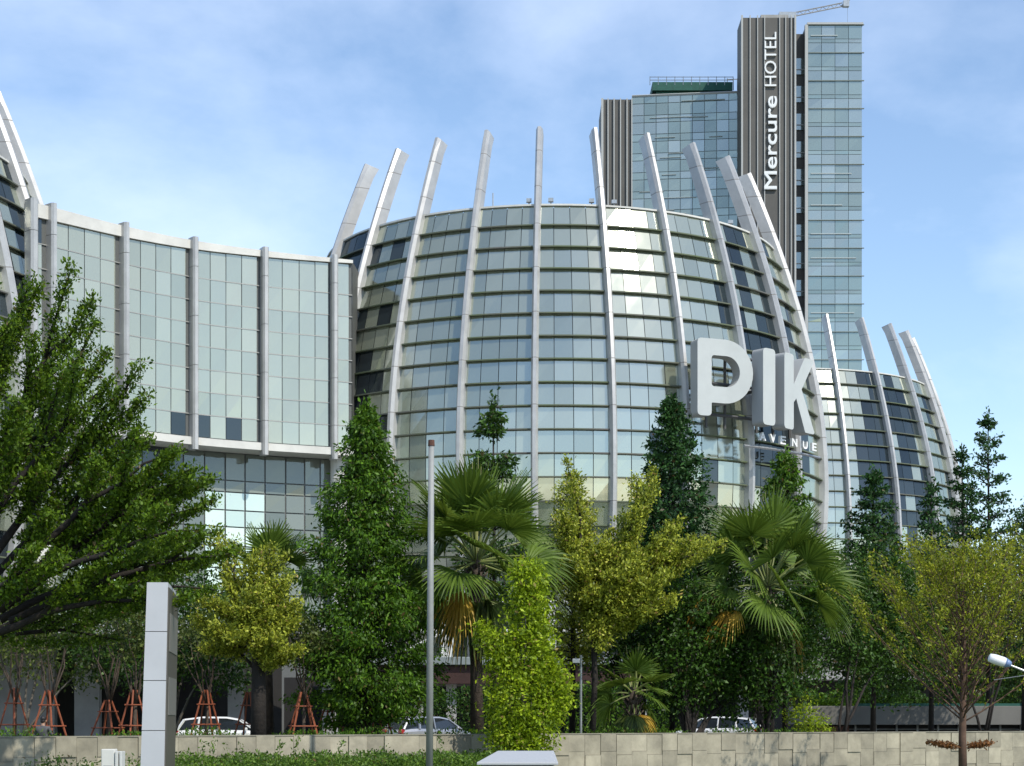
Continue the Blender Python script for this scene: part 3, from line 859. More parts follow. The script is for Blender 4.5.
def spray(p0, p1, width, n, thick=.12, start=.2, rise=.25):
    """leafy flat spray that fills a limb from p0 to p1, flame-shaped"""
    p0, p1 = V3(p0), V3(p1); d = p1 - p0; L = np.linalg.norm(d); d = d / L
    side = nrm(np.cross(d, [0, 0, 1])); upv = np.cross(side, d)
    nb = max(6, int(n / 55)); P = []; U = []
    for k in range(nb):
        u = start + (1 - start) * (k + rng.uniform(0, 1)) / nb
        w = width * (math.sin(math.pi * min(1, (u - start) / (1 - start) * .8 + .18))) ** .8
        o = rng.uniform(-1, 1)
        c = p0 + d * L * u + side * o * w * .8 + upv * (rng.normal() * thick + rise * abs(o) * .15 * w)
        e = nrm(d * .7 + side * o * .8 + upv * rng.uniform(0, .35))
        m_ = int(n / nb); q = rng.uniform(-.5, .5, m_)[:, None]
        ln = .34 * w + .22
        P.append(c + e * q * ln * 1.6 + rng.normal(size=(m_, 3)) * np.array([.09, .09, .06]) * (1 + w * .35)); U.append(np.tile(e * .5 + np.array([0, 0, .2]), (m_, 1)))
    return np.concatenate(P), np.concatenate(U)

def clump_crown(cent, rads, n_cl, per, size, cl_r=.34, shell=.55, squash=.8, U=(0, 0, -.2)):
    """clumps of leaves thrown over the outside of an ellipsoid"""
    c = V3(cent); r = np.array(rads, float)
    d = nrm(rng.normal(size=(n_cl, 3))); rad = rng.uniform(shell, 1.05, (n_cl, 1)) * rng.uniform(.8, 1.1, (n_cl, 1))
    cc = c + d * r * rad
    P = np.repeat(cc, per, 0) + rng.normal(size=(n_cl * per, 3)) * cl_r * np.repeat(rng.uniform(.5, 1.2, (n_cl, 1)), per, 0) * np.array([1, 1, squash])
    UU = np.repeat(d * .5, per, 0) + np.array(U)
    return P, UU

def bush(name, label, ells, per, size, lm, bm=None, cat='bush', base=None, dens=26, cl_r=.3, stems=3, group=None, aspect=.5):
    """ells: list of (center, radii)"""
    c0 = ells[0][0]
    bz = base if base is not None else .7
    t = thing(name, label, cat, (c0[0], c0[1], bz), group)
    P, U = [], []
    for c, r in ells:
        area = (r[0] * r[2] + r[1] * r[2] + r[0] * r[1]) * 4
        p, u = clump_crown(c, r, max(8, int(area * dens / 6)), per, size, cl_r)
        P.append(p); U.append(u)
    P = np.concatenate(P); U = np.concatenate(U); k = P[:, 2] > bz - .02
    quads_obj('crown', leaf_quads(P[k], size, U[k], .9, aspect), lm, t)
    if bm:
        paths = []
        for c, r in ells:
            for _ in range(stems):
                a = Vector((c0[0] + random.uniform(-.15, .15), c0[1] + random.uniform(-.1, .1), bz - .1))
                paths.append((bend(a, Vector(c) + Vector((random.uniform(-.5, .5) * r[0], random.uniform(-.5, .5) * r[1], random.uniform(0, .5) * r[2])), .1), [.07, .06, .05, .04, .03, .02, .01]))
        trunk_obj('trunk', paths, bm, t)
    return t

def limb_tree(name, label, cat, base, limbs, lm, bm, per_m=330, size=.13, width=.55, trunk=None, thick=.1, aspect=.5, group=None, sub=4, start=.25, tr=.2, twig=.02):
    """limbs: list of (start point, end point, relative width)"""
    t = thing(name, label, cat, base, group)
    paths = []; P, U = [], []
    if trunk: paths.append(trunk)
    for a, b_, wd_ in limbs:
        a, b_ = Vector(a), Vector(b_); L = (b_ - a).length
        pts = bend(a, b_, .14, 7, .05)
        r0 = twig + L * .014
        paths.append((pts, [r0 * (1 - .85 * i / 7) for i in range(8)]))
        p, u = spray(a, b_, width * wd_ * (.5 + L * .12), int(per_m * L * wd_), thick, start)
        P.append(p); U.append(u)
        for k in range(sub):
            u0 = .3 + .6 * k / max(1, sub); q = pts[int(u0 * 7)]
            d = (b_ - a).normalized(); sd_ = d.cross(Vector((0, 0, 1))).normalized() * (1 if k % 2 else -1)
            e = q + (d * .75 + sd_ * random.uniform(.3, .9) + Vector((0, 0, random.uniform(.0, .35)))).normalized() * L * random.uniform(.22, .36)
            paths.append((bend(q, e, .1, 4), [r0 * .4, r0 * .33, r0 * .25, r0 * .18, .004]))
            p, u = spray(q, e, width * wd_ * .5, int(per_m * L * wd_ * .28), thick, .15)
            P.append(p); U.append(u)
    trunk_obj('trunk', paths, bm, t)
    quads_obj('crown', leaf_quads(np.concatenate(P), size, np.concatenate(U), .8, aspect, .35), lm, t)
    return t

# --- spreading tree at the left edge, its trunk outside the picture
Yb = 45.0
tb_ = at(-75, 715, Yb); base = Vector((tb_.x, Yb, 0))
fork = Vector((tb_.x, Yb, 2.6))
limbs = []
def fr(px, py, dy=0): return at(px, py, Yb + dy)
for (x0, y0), (x1, y1), dy, w in [
    ((-70, 560), (40, 285), 1.0, .8), ((-60, 570), (-10, 270), -1, .9), ((-60, 570), (92, 300), 0, .9), ((-55, 585), (108, 352), 1.5, .9), ((-50, 590), (112, 380), -.8, .8),
    ((-40, 600), (146, 398), .6, 1.), ((-30, 610), (150, 440), 2.0, 1.), ((-20, 612), (176, 452), -1.5, 1.), ((0, 600), (190, 480), 1.0, 1.1), ((0, 605), (208, 480), -.5, 1.),
    ((0, 610), (215, 500), 2.4, 1.0), ((-10, 615), (200, 530), -2.2, .9), ((0, 620), (212, 556), .8, .8), ((10, 622), (240, 552), 0, .6), ((0, 630), (215, 590), 2.6, .6), ((-10, 635), (190, 600), -1.6, .6),
    ((-60, 600), (20, 400), -3, 1.1), ((-60, 640), (60, 560), -3, .7), ((-80, 560), (-40, 330), 2, 1.), ((-70, 650), (120, 640), 1, .45), ((-60, 640), (110, 590), 3, .6)]:
    limbs.append((fr(x0, y0, dy * .3), fr(x1, y1, dy), w))
limb_tree('spreading_tree', 'big dark green spreading tree with long rising layered branches at the left edge', 'tree', base, limbs, L_feather, M_barkd, 400, .115, .31,
          ([base, base + Vector((.05, 0, 1.3)), fork, fr(-55, 590)], [.3, .25, .22, .18]), thick=.03, sub=6, twig=.035, start=.45)
# --- young trees propped with orange timber
props = [(14, 688, 60), (49, 690, 57.5), (108, 700, 62), (134, 690, 59), (206, 690, 63), (249, 692, 66), (303, 692, 59.5), (330, 700, 64), (377, 700, 62.5)]
side_ = ['left of the white sign pylon, first from the picture edge', 'left of the white sign pylon, behind the seated person', 'just left of the white sign pylon, farther back', 'just left of the white sign pylon, right beside it',
         'above the white car by the sign pylon', 'half hidden by the dark trunk', 'bright orange and clear of leaves beside the dense dark tree', 'behind the bright orange prop, half covered by leaves', 'under the dense cone shaped tree on its right']
proto = None
def make_prop(h=1.75, spread=.62):
    t = thing('tree_prop', 'x', 'tree prop')
    for k in range(4):
        a = math.pi / 4 + k * math.pi / 2; m = MB()
        m.tube([(spread * math.cos(a), spread * math.sin(a), -.05), (.10 * math.cos(a), .10 * math.sin(a), h)], .034, 6)
        m.build('pole', M_orange, t)
    for z in (.55, 1.25):
        s_ = (spread + (.1 - spread) * z / h) * math.cos(math.pi / 4) + .02
        for i in range(4):
            m = MB(); a = i * math.pi / 2
            q = [Matrix.Rotation(a, 3, 'Z') @ Vector((x, s_, z)) for x in (-s_ - .06, s_ + .06)]
            m.tube(q, .026, 5); m.build('brace', M_orange, t)
    return t
def copy_tree(o, parent=None):
    c = o.copy(); COL.objects.link(c)
    if parent: c.parent = parent
    for ch in [x for x in bpy.data.objects if x.parent == o]: copy_tree(ch, c)
    return c
for i, ((px, py, Y), s_) in enumerate(zip(props, side_)):
    if proto is None: proto = make_prop(); o = proto
    else: o = copy_tree(proto)
    p = at(px, 715, Y); o.location = (p.x, Y, .72); o.rotation_euler = (0, 0, random.uniform(0, 1.5)); sc = random.uniform(.95, 1.1); o.scale = (sc, sc, (at(px, py, Y).z - .72) / 1.75)
    tag(o, 'orange timber tripod prop ' + s_, 'tree prop', 'timber props round the young trees')
young = [(14, 60, (8, 610), 34, 'thin olive leaved young tree at the far left behind the wall'), (49, 57.5, (52, 622), 36, 'young tree with pale olive leaves above the seated person'),
         (108, 62, (112, 610), 40, 'olive leaved young tree between two orange props beside the sign pylon'), (134, 59, (132, 640), 30, 'small bushy young tree right against the left side of the sign pylon'),
         (206, 63, (200, 640), 40, 'young tree with round yellowish leaves above the white car'), (303, 59.5, (300, 640), 30, 'young tree with hanging grey green leaves over the bright orange prop')]
for px, Y, (cx_, cy_), hw, lab in young:
    b0 = at(px, 715, Y); c = at(cx_, cy_, Y); r = hw / F * Y
    t = thing('young_tree', lab, 'tree', (b0.x, Y, .72), 'young trees held by orange props')
    paths = []; P, U = [], []
    bs = Vector((b0.x, Y, .65)); fk = Vector((b0.x + .05, Y, 1.9))
    paths.append(([bs, fk], [.075, .055]))
    for k in range(7):
        a = k * 2.4; e = c + Vector((math.cos(a) * r * random.uniform(.5, 1), math.sin(a) * r * .8, random.uniform(-.3, .9) * r))
        pp = bend(fk, e, .1, 5, .12); paths.append((pp, [.034, .028, .022, .016, .010, .005]))
        p, u = clump_crown(e, (r * .55, r * .55, r * .5), 9, 26, .12, .16, .3, .7); P.append(p); U.append(u)
    p, u = clump_crown(c, (r, r * .8, r * 1.1), 26, 22, .12, .2, .3, .7); P.append(p); U.append(u)
    trunk_obj('trunk', paths, M_bark, t)
    quads_obj('crown', leaf_quads(np.concatenate(P), .13, np.concatenate(U), 1., .55), L_olive, t)

# --- yellow-green layered tree with the dark trunk
Yv = 58.0
tp = at(258, 715, Yv)
lm_ = []
for x, y, dy, w in [(200, 600, 0, .8), (210, 632, -.7, .9), (225, 575, .5, .8), (250, 560, -.3, .8), (285, 575, -.6, .8), (296, 622, .2, 1), (300, 600, .8, .7), (270, 545, .4, .7), (205, 655, .6, .8), (300, 650, -.5, .9), (240, 610, -1.2, 1), (275, 640, -1.3, 1), (215, 530, .9, .5), (232, 640, -1.4, 1.), (195, 620, 1.2, .8), (255, 590, -1.2, .9)]:
    lm_.append((Vector((tp.x, Yv, at(0, 675, Yv).z + random.uniform(-.1, 1.6))), at(x, y, Yv + dy), w))
limb_tree('variegated_tree', 'yellow green layered tree on a thick black trunk beside the dense cone shaped tree', 'tree', (tp.x, Yv, .7), lm_, L_yel, M_barkd, 470, .12, .58,
          ([(tp.x, Yv, .6), (tp.x + .02, Yv, 2.4), (tp.x - .05, Yv, 5.6)], [.27, .24, .10]), thick=.06, sub=5)
# --- second pair of yellow-green trees in the middle
Y2 = 63.0
tp = at(592, 715, Y2); lm_ = []
for x, y, dy, w in [(572, 482, .3, .7), (560, 520, -.4, .8), (590, 520, .8, .8), (600, 545, -.6, 1), (566, 560, -.9, 1.), (620, 545, 0, 1), (655, 470, .6, .8), (648, 500, .2, .9), (680, 522, -.3, .8), (725, 545, .2, .8), (690, 560, .7, .9), (640, 560, -1.1, 1.1), (610, 590, -1.2, 1.1), (675, 600, -.8, .9), (650, 610, -1.2, 1), (585, 600, -1, .9), (600, 635, -.9, .8), (625, 570, -1.5, 1.1), (665, 575, -1.3, 1.), (700, 545, .6, .9), (580, 575, .6, 1), (635, 530, .8, 1), (602, 650, -1.0, .6)]:
    lm_.append((Vector((tp.x + .1, Y2, at(0, 640, Y2).z + random.uniform(-.6, 2.2))), at(x, y, Y2 + dy), w))
limb_tree('variegated_tree', 'broad yellow green tree with gold tipped branches between big palm and dark cone', 'tree', (tp.x, Y2, .7), lm_, L_yel, M_barkd, 450, .125, .6,
          ([(tp.x, Y2, .6), (tp.x + .1, Y2, 3.0), (tp.x - .1, Y2, 6.5)], [.12, .11, .06]), thick=.07, sub=5)
Y3 = 66.0
conical_tree('variegated_tree', 'narrow olive and yellow tree just right of the big palm', 572, 476, Y3, 44, 3.4, 14000, L_yel, M_barkd, .125, droop=.2, power=.5, nb=110)

# --- cone shaped trees
conical_tree('mast_tree', 'dense dark green cone shaped tree with drooping leaves left of the flagpole', 366, 410, 61, 92, 1.3, 52000, L_mid, M_barkd, .165, nb=210, droop=.7, power=.78, trunk_r=.16)
conical_tree('mast_tree', 'small dark tree with its tip showing above the big palm', 493, 401, 72, 46, 5.0, 9000, L_dark, M_barkd, .2, nb=90, power=.7, droop=.3, tier=5)
conical_tree('mast_tree', 'tall dark blue green cone tree in front of the glass beside the white letters', 672, 402, 70, 72, 3.0, 27000, L_conif, M_barkd, .2, nb=190, power=.72, droop=.2)
conical_tree('mast_tree', 'fresh green cone tree rising behind the right hand palm', 785, 457, 71, 46, 4.0, 15000, L_mid, M_barkd, .18, nb=100, power=.55, droop=.5)
for lab, px, py, Y, hw, zb, n, pw, gp in [
    ('dark green cone tree before the foot of the far right drum', 873, 474, 76, 44, 4, 13000, .6, .1), ('slim dark conifer just right of the far drum', 931, 483, 80, 27, 4, 6500, .65, .2),
    ('dark conifer with a thin pointed tip left of the tallest one', 962, 449, 83, 38, 4, 10000, .75, .2), ('tallest conifer against the sky with see through layered branches', 988, 415, 84, 46, 4, 9500, .7, .45),
    ('conifer half cut off by the right edge', 1024, 510, 82, 42, 4, 8000, .6, .3)]:
    conical_tree('conifer_tree', lab, px, py, Y, hw, zb, n, L_conif, M_barkd, .17, nb=90, power=pw, droop=.1, tier=13, gap=gp, group='conifers at the right', aspect=.5)
# --- dark leafy trees under the right palm
def rb(px, py, Y, rx, rz, ry=None): return (at(px, py, Y), (rx / F * Y, (ry or rx) / F * Y, rz / F * Y))
bush('leafy_tree', 'dark leafy round tree above the parked white car', [rb(690, 640, 65, 42, 66), rb(685, 690, 66, 34, 28), rb(735, 688, 68, 22, 32), rb(655, 610, 66, 26, 40), rb(720, 600, 67, 34, 50)], 30, .16, L_dark, M_barkd, 'tree', dens=34, cl_r=.3)
bush('leafy_tree', 'dark glossy leafy tree under the right hand palm', [rb(765, 655, 66, 44, 62), rb(800, 640, 67.5, 30, 52), rb(735, 670, 66, 26, 40)], 30, .16, L_dark, M_barkd, 'tree', dens=34, cl_r=.3)
bush('leafy_tree', 'shadowy leafy tree behind the right hand palm and the low kiosk', [rb(840, 610, 72, 40, 60), rb(880, 590, 74, 40, 60), rb(905, 640, 76, 40, 60), rb(860, 660, 74, 34, 34)], 28, .17, L_dark, M_barkd, 'tree', dens=30, cl_r=.34, stems=1)
bush('leafy_tree', 'dark tree filling the gap behind the broad yellow green tree', [rb(640, 600, 70, 40, 90), rb(600, 640, 70, 34, 44)], 26, .18, L_dark, M_barkd, 'tree', dens=22, cl_r=.36)
bush('leafy_tree', 'dark green tree behind the sign pylon and the left props', [rb(170, 620, 68, 46, 60), rb(110, 630, 70, 46, 56), rb(215, 610, 69, 34, 60), rb(150, 665, 68, 40, 26), rb(225, 665, 68, 34, 26)], 26, .16, L_dark, M_barkg, 'tree', dens=26, cl_r=.36, stems=1)
bush('leafy_tree', 'olive green tree deep behind the left edge props', [rb(20, 630, 70, 50, 50), rb(60, 600, 72, 44, 50), rb(85, 660, 71, 36, 26)], 26, .16, L_olive, M_barkg, 'tree', dens=20, stems=1, cl_r=.36)
bush('leafy_tree', 'dark see through tree behind the golden tree at the right edge', [rb(985, 610, 78, 46, 60), rb(1020, 580, 78, 40, 60), rb(940, 640, 78, 40, 44)], 24, .17, L_olive, M_barkd, 'tree', dens=18, cl_r=.4, stems=1)
n = 110000
xx = rng.uniform(-160, 190, n); yy = rng.uniform(-5, 5, n)
top = 11 + 2.5 * np.sin(xx * .11) + 1.8 * np.sin(xx * .31 + 1) + 1.2 * np.sin(xx * .83)
P = np.stack([xx, 262 + yy + 60 * (xx < 60), rng.uniform(0, 1, n) ** .8 * top], 1)
tag(quads_obj('far_trees', leaf_quads(P, 1.5, None, 1, .6), L_dark), kind='stuff', label='dark belt of trees far behind the buildings', cat='trees')
for lab, px, py, Y, rx, rz in (('dark round tree behind the low kiosk below the conifers', 950, 640, 92, 50, 62), ('dark round tree behind the low kiosk cut by the right edge', 1030, 640, 94, 56, 70), ('dark round tree beside the terrace behind the kiosk', 878, 650, 96, 34, 50)):
    bush('leafy_tree', lab, [rb(px, py, Y, rx, rz)], 30, .2, L_dark, M_barkd, 'tree', dens=24, cl_r=.45, base=0)
# --- lime green creeper-covered column in front of the wall
Yl_ = 57.6
bush('lime_bush', 'bright lime green bush climbing in a tall column in front of the wall', [rb(524, 705, Yl_, 40, 46, 26), rb(520, 745, Yl_, 32, 22, 24), rb(527, 655, Yl_ + .2, 30, 30, 24), rb(528, 615, Yl_ + .3, 20, 34, 18), rb(526, 580, Yl_ + .3, 15, 24, 14), rb(500, 650, Yl_ + .2, 14, 20, 14), rb(553, 690, Yl_ + .1, 18, 30, 18), rb(487, 632, Yl_ + .5, 9, 12, 9)],
     30, .135, L_lime, M_barkg, 'bush', base=GZ, dens=105, cl_r=.19, stems=1, aspect=.5)
bush('shrub', 'small yellow green shrub at the left end of the low kiosk', [rb(800, 710, 68, 16, 20), rb(815, 726, 68, 16, 9)], 26, .11, L_lime, None, 'shrub', dens=50, cl_r=.16)
# hedges behind the bed
for lab, x0, x1, Y, h in (('clipped dark hedge behind the silver car', 392, 560, 96.8, 3.0), ('rough green hedge behind the small palm', 565, 700, 97.2, 3.2), ('planting on top of the low kiosk beside the terrace', 812, 905, 86, 3.0), ('tall dark hedge behind the low kiosk at the right edge', 850, 1110, 105, 4.6)):
    a, b_ = at(x0, 715, Y), at(x1, 715, Y)
    n = int((b_.x - a.x) * 260 * h)
    P = np.stack([rng.uniform(a.x, b_.x, n), Y + rng.uniform(-.7, .7, n), rng.uniform(.05, 1, n) ** .75 * h], 1)
    P[:, 2] += np.sin(P[:, 0] * 2.1) * .12 * (P[:, 2] / h)
    if 'kiosk' in lab: P[:, 2] = 2.0 + rng.uniform(0, 1, n) ** 2 * 1.0 * (1 + .4 * np.sin(P[:, 0] * 2))
    o = quads_obj('hedge', leaf_quads(P, .17, np.tile([0, -.4, .3], (n, 1)), .9, .55), L_dark if 'dark' in lab else L_mid)
    tag(o, lab, 'hedge')
# low planting along the top of the wall and at its foot
n = 26000
s_ = rng.uniform(-24, 32, n); tt = rng.uniform(.35, 2.6, n)
hh = .72 + rng.uniform(0, 1, n) ** 1.6 * (.30 + .22 * np.sin(s_ * 1.7) * np.sin(s_ * .53))
P = np.stack([s_ * wd.x + tt * wnn.x, 59.7 + s_ * wd.y + tt * wnn.y, hh], 1)
k = (s_ < 12.5)
tag(quads_obj('ground_cover', leaf_quads(P[k], .11, np.tile([0, 0, .9], (k.sum(), 1)), .7, .4), L_mid), kind='stuff', label='low leafy planting along the top of the tiled wall', cat='plants')
n = 30000
s_ = rng.uniform(-16.5, -1.6, n); tt = -rng.uniform(.5, 4.6, n)
lump = .5 + .5 * np.sin(s_ * 2.3 + tt) * np.cos(s_ * .9 - tt * 1.7)
keep = rng.uniform(0, 1, n) < np.clip((s_ + 13.2) / 2.0 + .15, .12, 1)
hh = GZ + .35 + rng.uniform(0, 1, n) ** 1.3 * (.30 + .34 * lump)
P = np.stack([s_ * wd.x + tt * wnn.x, 59.7 + s_ * wd.y + tt * wnn.y, hh], 1)[keep]
# a few tall shoots
sh = []
for sx in (-11.4, -11.1, -10.6, -10.2, -8.4, -5.6, -3.4, -9.0, -6.9):
    hgt = rng.uniform(.75, 1.12); q = rng.uniform(0, 1, (60, 1))
    b0 = np.array([sx * wd.x - 1.8 * wnn.x, 59.7 + sx * wd.y - 1.8 * wnn.y, 0.]); tip = np.array([rng.uniform(-.2, .35), 0, hgt]); sh.append(b0 + tip * q + rng.normal(size=(60, 3)) * .05)
P = np.concatenate([P] + sh)
tag(quads_obj('ground_cover', leaf_quads(P, .11, np.tile([0, 0, .6], (len(P), 1)), .8, .45), L_grass), kind='stuff', label='bright green ground cover at the foot of the tiled wall', cat='plants')

# --- golden feathery tree at the right, in front of the wall
Yg = 58.0
tp = at(963, 715, Yg)
GB = GZ
t = thing('golden_tree', 'feathery golden green tree with fine brown branches in front of the wall at the right', 'tree', (tp.x, Yg, 0))
paths = [([(tp.x, Yg, GZ - .05), (tp.x - .02, Yg, .9), (tp.x, Yg, 1.7), (tp.x + .03, Yg, 3.6), (tp.x - .03, Yg, 6.6)], [.15, .125, .11, .08, .02])]
P, U, PR, UR = [], [], [], []
for k in range(78):
    u = (k + .5) / 78
    z0 = 1.35 + 4.0 * u ** 1.1
    a = k * 2.39996
    L = (3.75 * (1 - u) ** .55 + .7) * random.uniform(.8, 1.1)
    if z0 < 1.7: L *= 1.0
    el = R_(random.uniform(36, 50) + 18 * u)
    d = Vector((math.cos(a) * math.cos(el), math.sin(a) * math.cos(el), math.sin(el)))
    p0 = Vector((tp.x, Yg, z0)); p1 = p0 + d * L * 1.22
    if p1.z > 7.7: p1.z = 7.7 - random.random() * .7
    pp = bend(p0, p1, -.08, 6, .03); r0 = .028 * (1 - .5 * u)
    paths.append((pp, [r0 * (1 - .13 * i) for i in range(7)]))
    for j in range(7):
        q = pp[1 + j % 6] if j < 6 else pp[5]
        sd_ = d.cross(Vector((0, 0, 1))).normalized() * (1 if j % 2 else -1)
        e = q + (d * .8 + sd_ * random.uniform(.35, .8) + Vector((0, 0, random.uniform(-.1, .35)))).normalized() * random.uniform(.4, .9)
        paths.append(([q, q.lerp(e, .5) + Vector((0, 0, .03)), e], [r0 * .45, r0 * .3, .004]))
        m_ = int(30 + 44 * random.random()) if j > 1 else 10
        tt = rng.uniform(.15, 1.1, (m_, 1)); c = V3(q) + (V3(e) - V3(q)) * tt + rng.normal(size=(m_, 3)) * .085
        P.append(c); U.append(np.tile([d.x * .4, d.y * .4, .5], (m_, 1)))
trunk_obj('trunk', paths, mat('bark_rust', (.13, .075, .05), .9, noise=.4, nscale=4), t)
quads_obj('crown', leaf_quads(np.concatenate(P), .105, np.concatenate(U), .8, .45, .2), L_gold, t)
paths = []
for a, L in ((185, 1.15), (165, 1.0), (10, .95), (350, .8), (200, .9), (30, .7)):
    d = Vector((math.cos(R_(a)), math.sin(R_(a)) * .6, .16)); p0 = Vector((tp.x, Yg, .55)); p1 = p0 + d * L
    paths.append((bend(p0, p1, -.15, 4), [.02, .015, .01, .007, .004]))
    m_ = 240; tt = rng.uniform(.2, 1.05, (m_, 1)) ** .8; PR.append(V3(p0) + V3(d) * L * tt + rng.normal(size=(m_, 3)) * .06 * np.array([1, 1, .6]))
quads_obj('low_sprays', leaf_quads(np.concatenate(PR), .10, None, 1, .4), L_rust, t)
trunk_obj('low_branches', paths, mat('bark_rust', (.13, .075, .05)), t)

# --- fan palms
def fan_frond(parent, c, az, el, pet, rad, m, spread=118, nseg=34, droop=.25, name='frond', tip=.45, seed=0):
    r = random.Random(seed)
    d = Vector((math.cos(az) * math.cos(el), math.sin(az) * math.cos(el), math.sin(el)))
    h = c + d * pet - Vector((0, 0, .10 * pet * math.cos(el)))
    mb = MB()
    mb.tube([c, c.lerp(h, .5) + Vector((0, 0, .05 * pet)), h], [.045, .032, .024], 5)
    el2 = el - .12
    d2 = Vector((math.cos(az) * math.cos(el2), math.sin(az) * math.cos(el2), math.sin(el2)))
    lat = d2.cross(Vector((0, 0, 1))).normalized(); up = lat.cross(d2)
    roll = r.uniform(-1.0, 1.0); lat, up = lat * math.cos(roll) + up * math.sin(roll), up * math.cos(roll) - lat * math.sin(roll)
    for k in range(nseg):
        f_ = -1 + 2 * (k + .5) / nseg
        a = R_(spread) * f_
        dirv = d2 * math.cos(a) + lat * math.sin(a) + up * (.22 * abs(f_) - .05)
        dirv.normalize()
        L = rad * (1 - .22 * abs(f_) ** 2) * r.uniform(.9, 1.06)
        side = dirv.cross(up).normalized()
        pts = []; wds = []
        for q, (u, w_) in enumerate(((.0, .15), (.3, .62), (.52, 1.0), (.78, .55), (1.0, .06))):
            p = h + dirv * L * u + Vector((0, 0, -1)) * droop * L * max(0, u - .35) ** 2 * 1.6
            pts.append(p); wds.append(w_ * R_(spread) * 2 / nseg * rad * .52 * .52)
        off = up * (.012 if k % 2 else -.012)
        vs = []
        for p, w_ in zip(pts, wds): vs += [p + side * w_ + off, p - side * w_ - off]
        mb.add(vs, [(2 * q, 2 * q + 1, 2 * q + 3, 2 * q + 2) for q in range(4)], 1)
    return mb.build(name, [M_pet, m], parent)
M_pet = mat('petiole', (.16, .19, .05), .6)
def palm(label, px, py_c, Y, n, pet, rad, tr, dead=5, dry=(), base_z=.65, seed=1, up=3, skirt=True, nseg=34):
    r = random.Random(seed)
    c = at(px, py_c, Y); t = thing('fan_palm', label, 'palm', (c.x, Y, base_z), 'fan palms')
    b = MB(); b.tube([(c.x + .05, Y, base_z - .1), (c.x, Y, (base_z + c.z) / 2), (c.x, Y, c.z - .3), (c.x, Y, c.z + .25)], [tr * 1.25, tr, tr * 1.1, tr * .7], 12)
    for k in range(26):      # old leaf bases
        z = c.z - .1 - .9 * k / 26; a = k * 2.4
        q = Vector((c.x + math.cos(a) * tr, Y + math.sin(a) * tr, z)); b.tube([q, q + Vector((math.cos(a) * .22, math.sin(a) * .22, .25))], [.05, .02], 5)
    b.build('trunk', M_bark, t, smooth=True)
    for k in range(n):
        u = (k + .5) / n
        az = k * 2.39996 + r.uniform(-.25, .25); el = R_(86 - 112 * u + r.uniform(-9, 9))
        fan_frond(t, c + Vector((math.cos(az) * .12, math.sin(az) * .12, .25 - .3 * u)), az, el, pet * r.uniform(.8, 1.15), rad * r.uniform(.85, 1.1), L_palm, 118 - 30 * u, nseg, .05 + .6 * u * u, seed=seed * 100 + k)
    for k in range(dead):
        az = -math.pi / 2 + r.uniform(-1.4, 1.4); fan_frond(t, c + Vector((math.cos(az) * .12, math.sin(az) * .12, -.35)), az, R_(-62 + r.uniform(-12, 8)), pet * .55, rad * .85, L_palmd if k in (0, ) else L_olive, 70, 20, 1.0, 'dead_frond', seed=seed * 100 + 60 + k)
    for q, (az, el, L) in enumerate(dry): fan_frond(t, c + Vector((math.cos(az) * .12, math.sin(az) * .12, -.15)), az, R_(el), pet * L, rad * .8, L_palmd, 60, 22, .9, 'dead_frond', seed=seed * 100 + 90 + q)
    b = MB()
    for k in range(up):
        a = r.uniform(0, 6.28); e = c + Vector((math.cos(a) * .25, math.sin(a) * .25, pet + rad * r.uniform(.75, 1.15))); b.tube([c, e], [.03, .008], 5)
    if up: b.build('spear_leaf', mat('spear', (.30, .30, .10), .6), t)
    return t
palm('big fan palm behind the flagpole with an orange dead leaf', 476, 563, 62, 36, 1.75, 1.75, .2, 7, ((-2.2, -50, .6),), seed=3, up=5)
palm('big fan palm with yellow drooping leaves under the white letters', 768, 588, 66.5, 34, 1.85, 1.6, .17, 6, ((-2.75, -6, 1.15), (-2.35, -18, 1.05)), seed=5, up=2)
palm('small short fan palm between the lime bush and the dark trees', 633, 694, 63.5, 13, .75, .95, .16, 3, seed=8, up=2, nseg=26)
palm('fan palm half hidden behind the yellow green tree with the black trunk', 268, 585, 64, 13, 1.1, 1.25, .15, 3, seed=12, up=1)

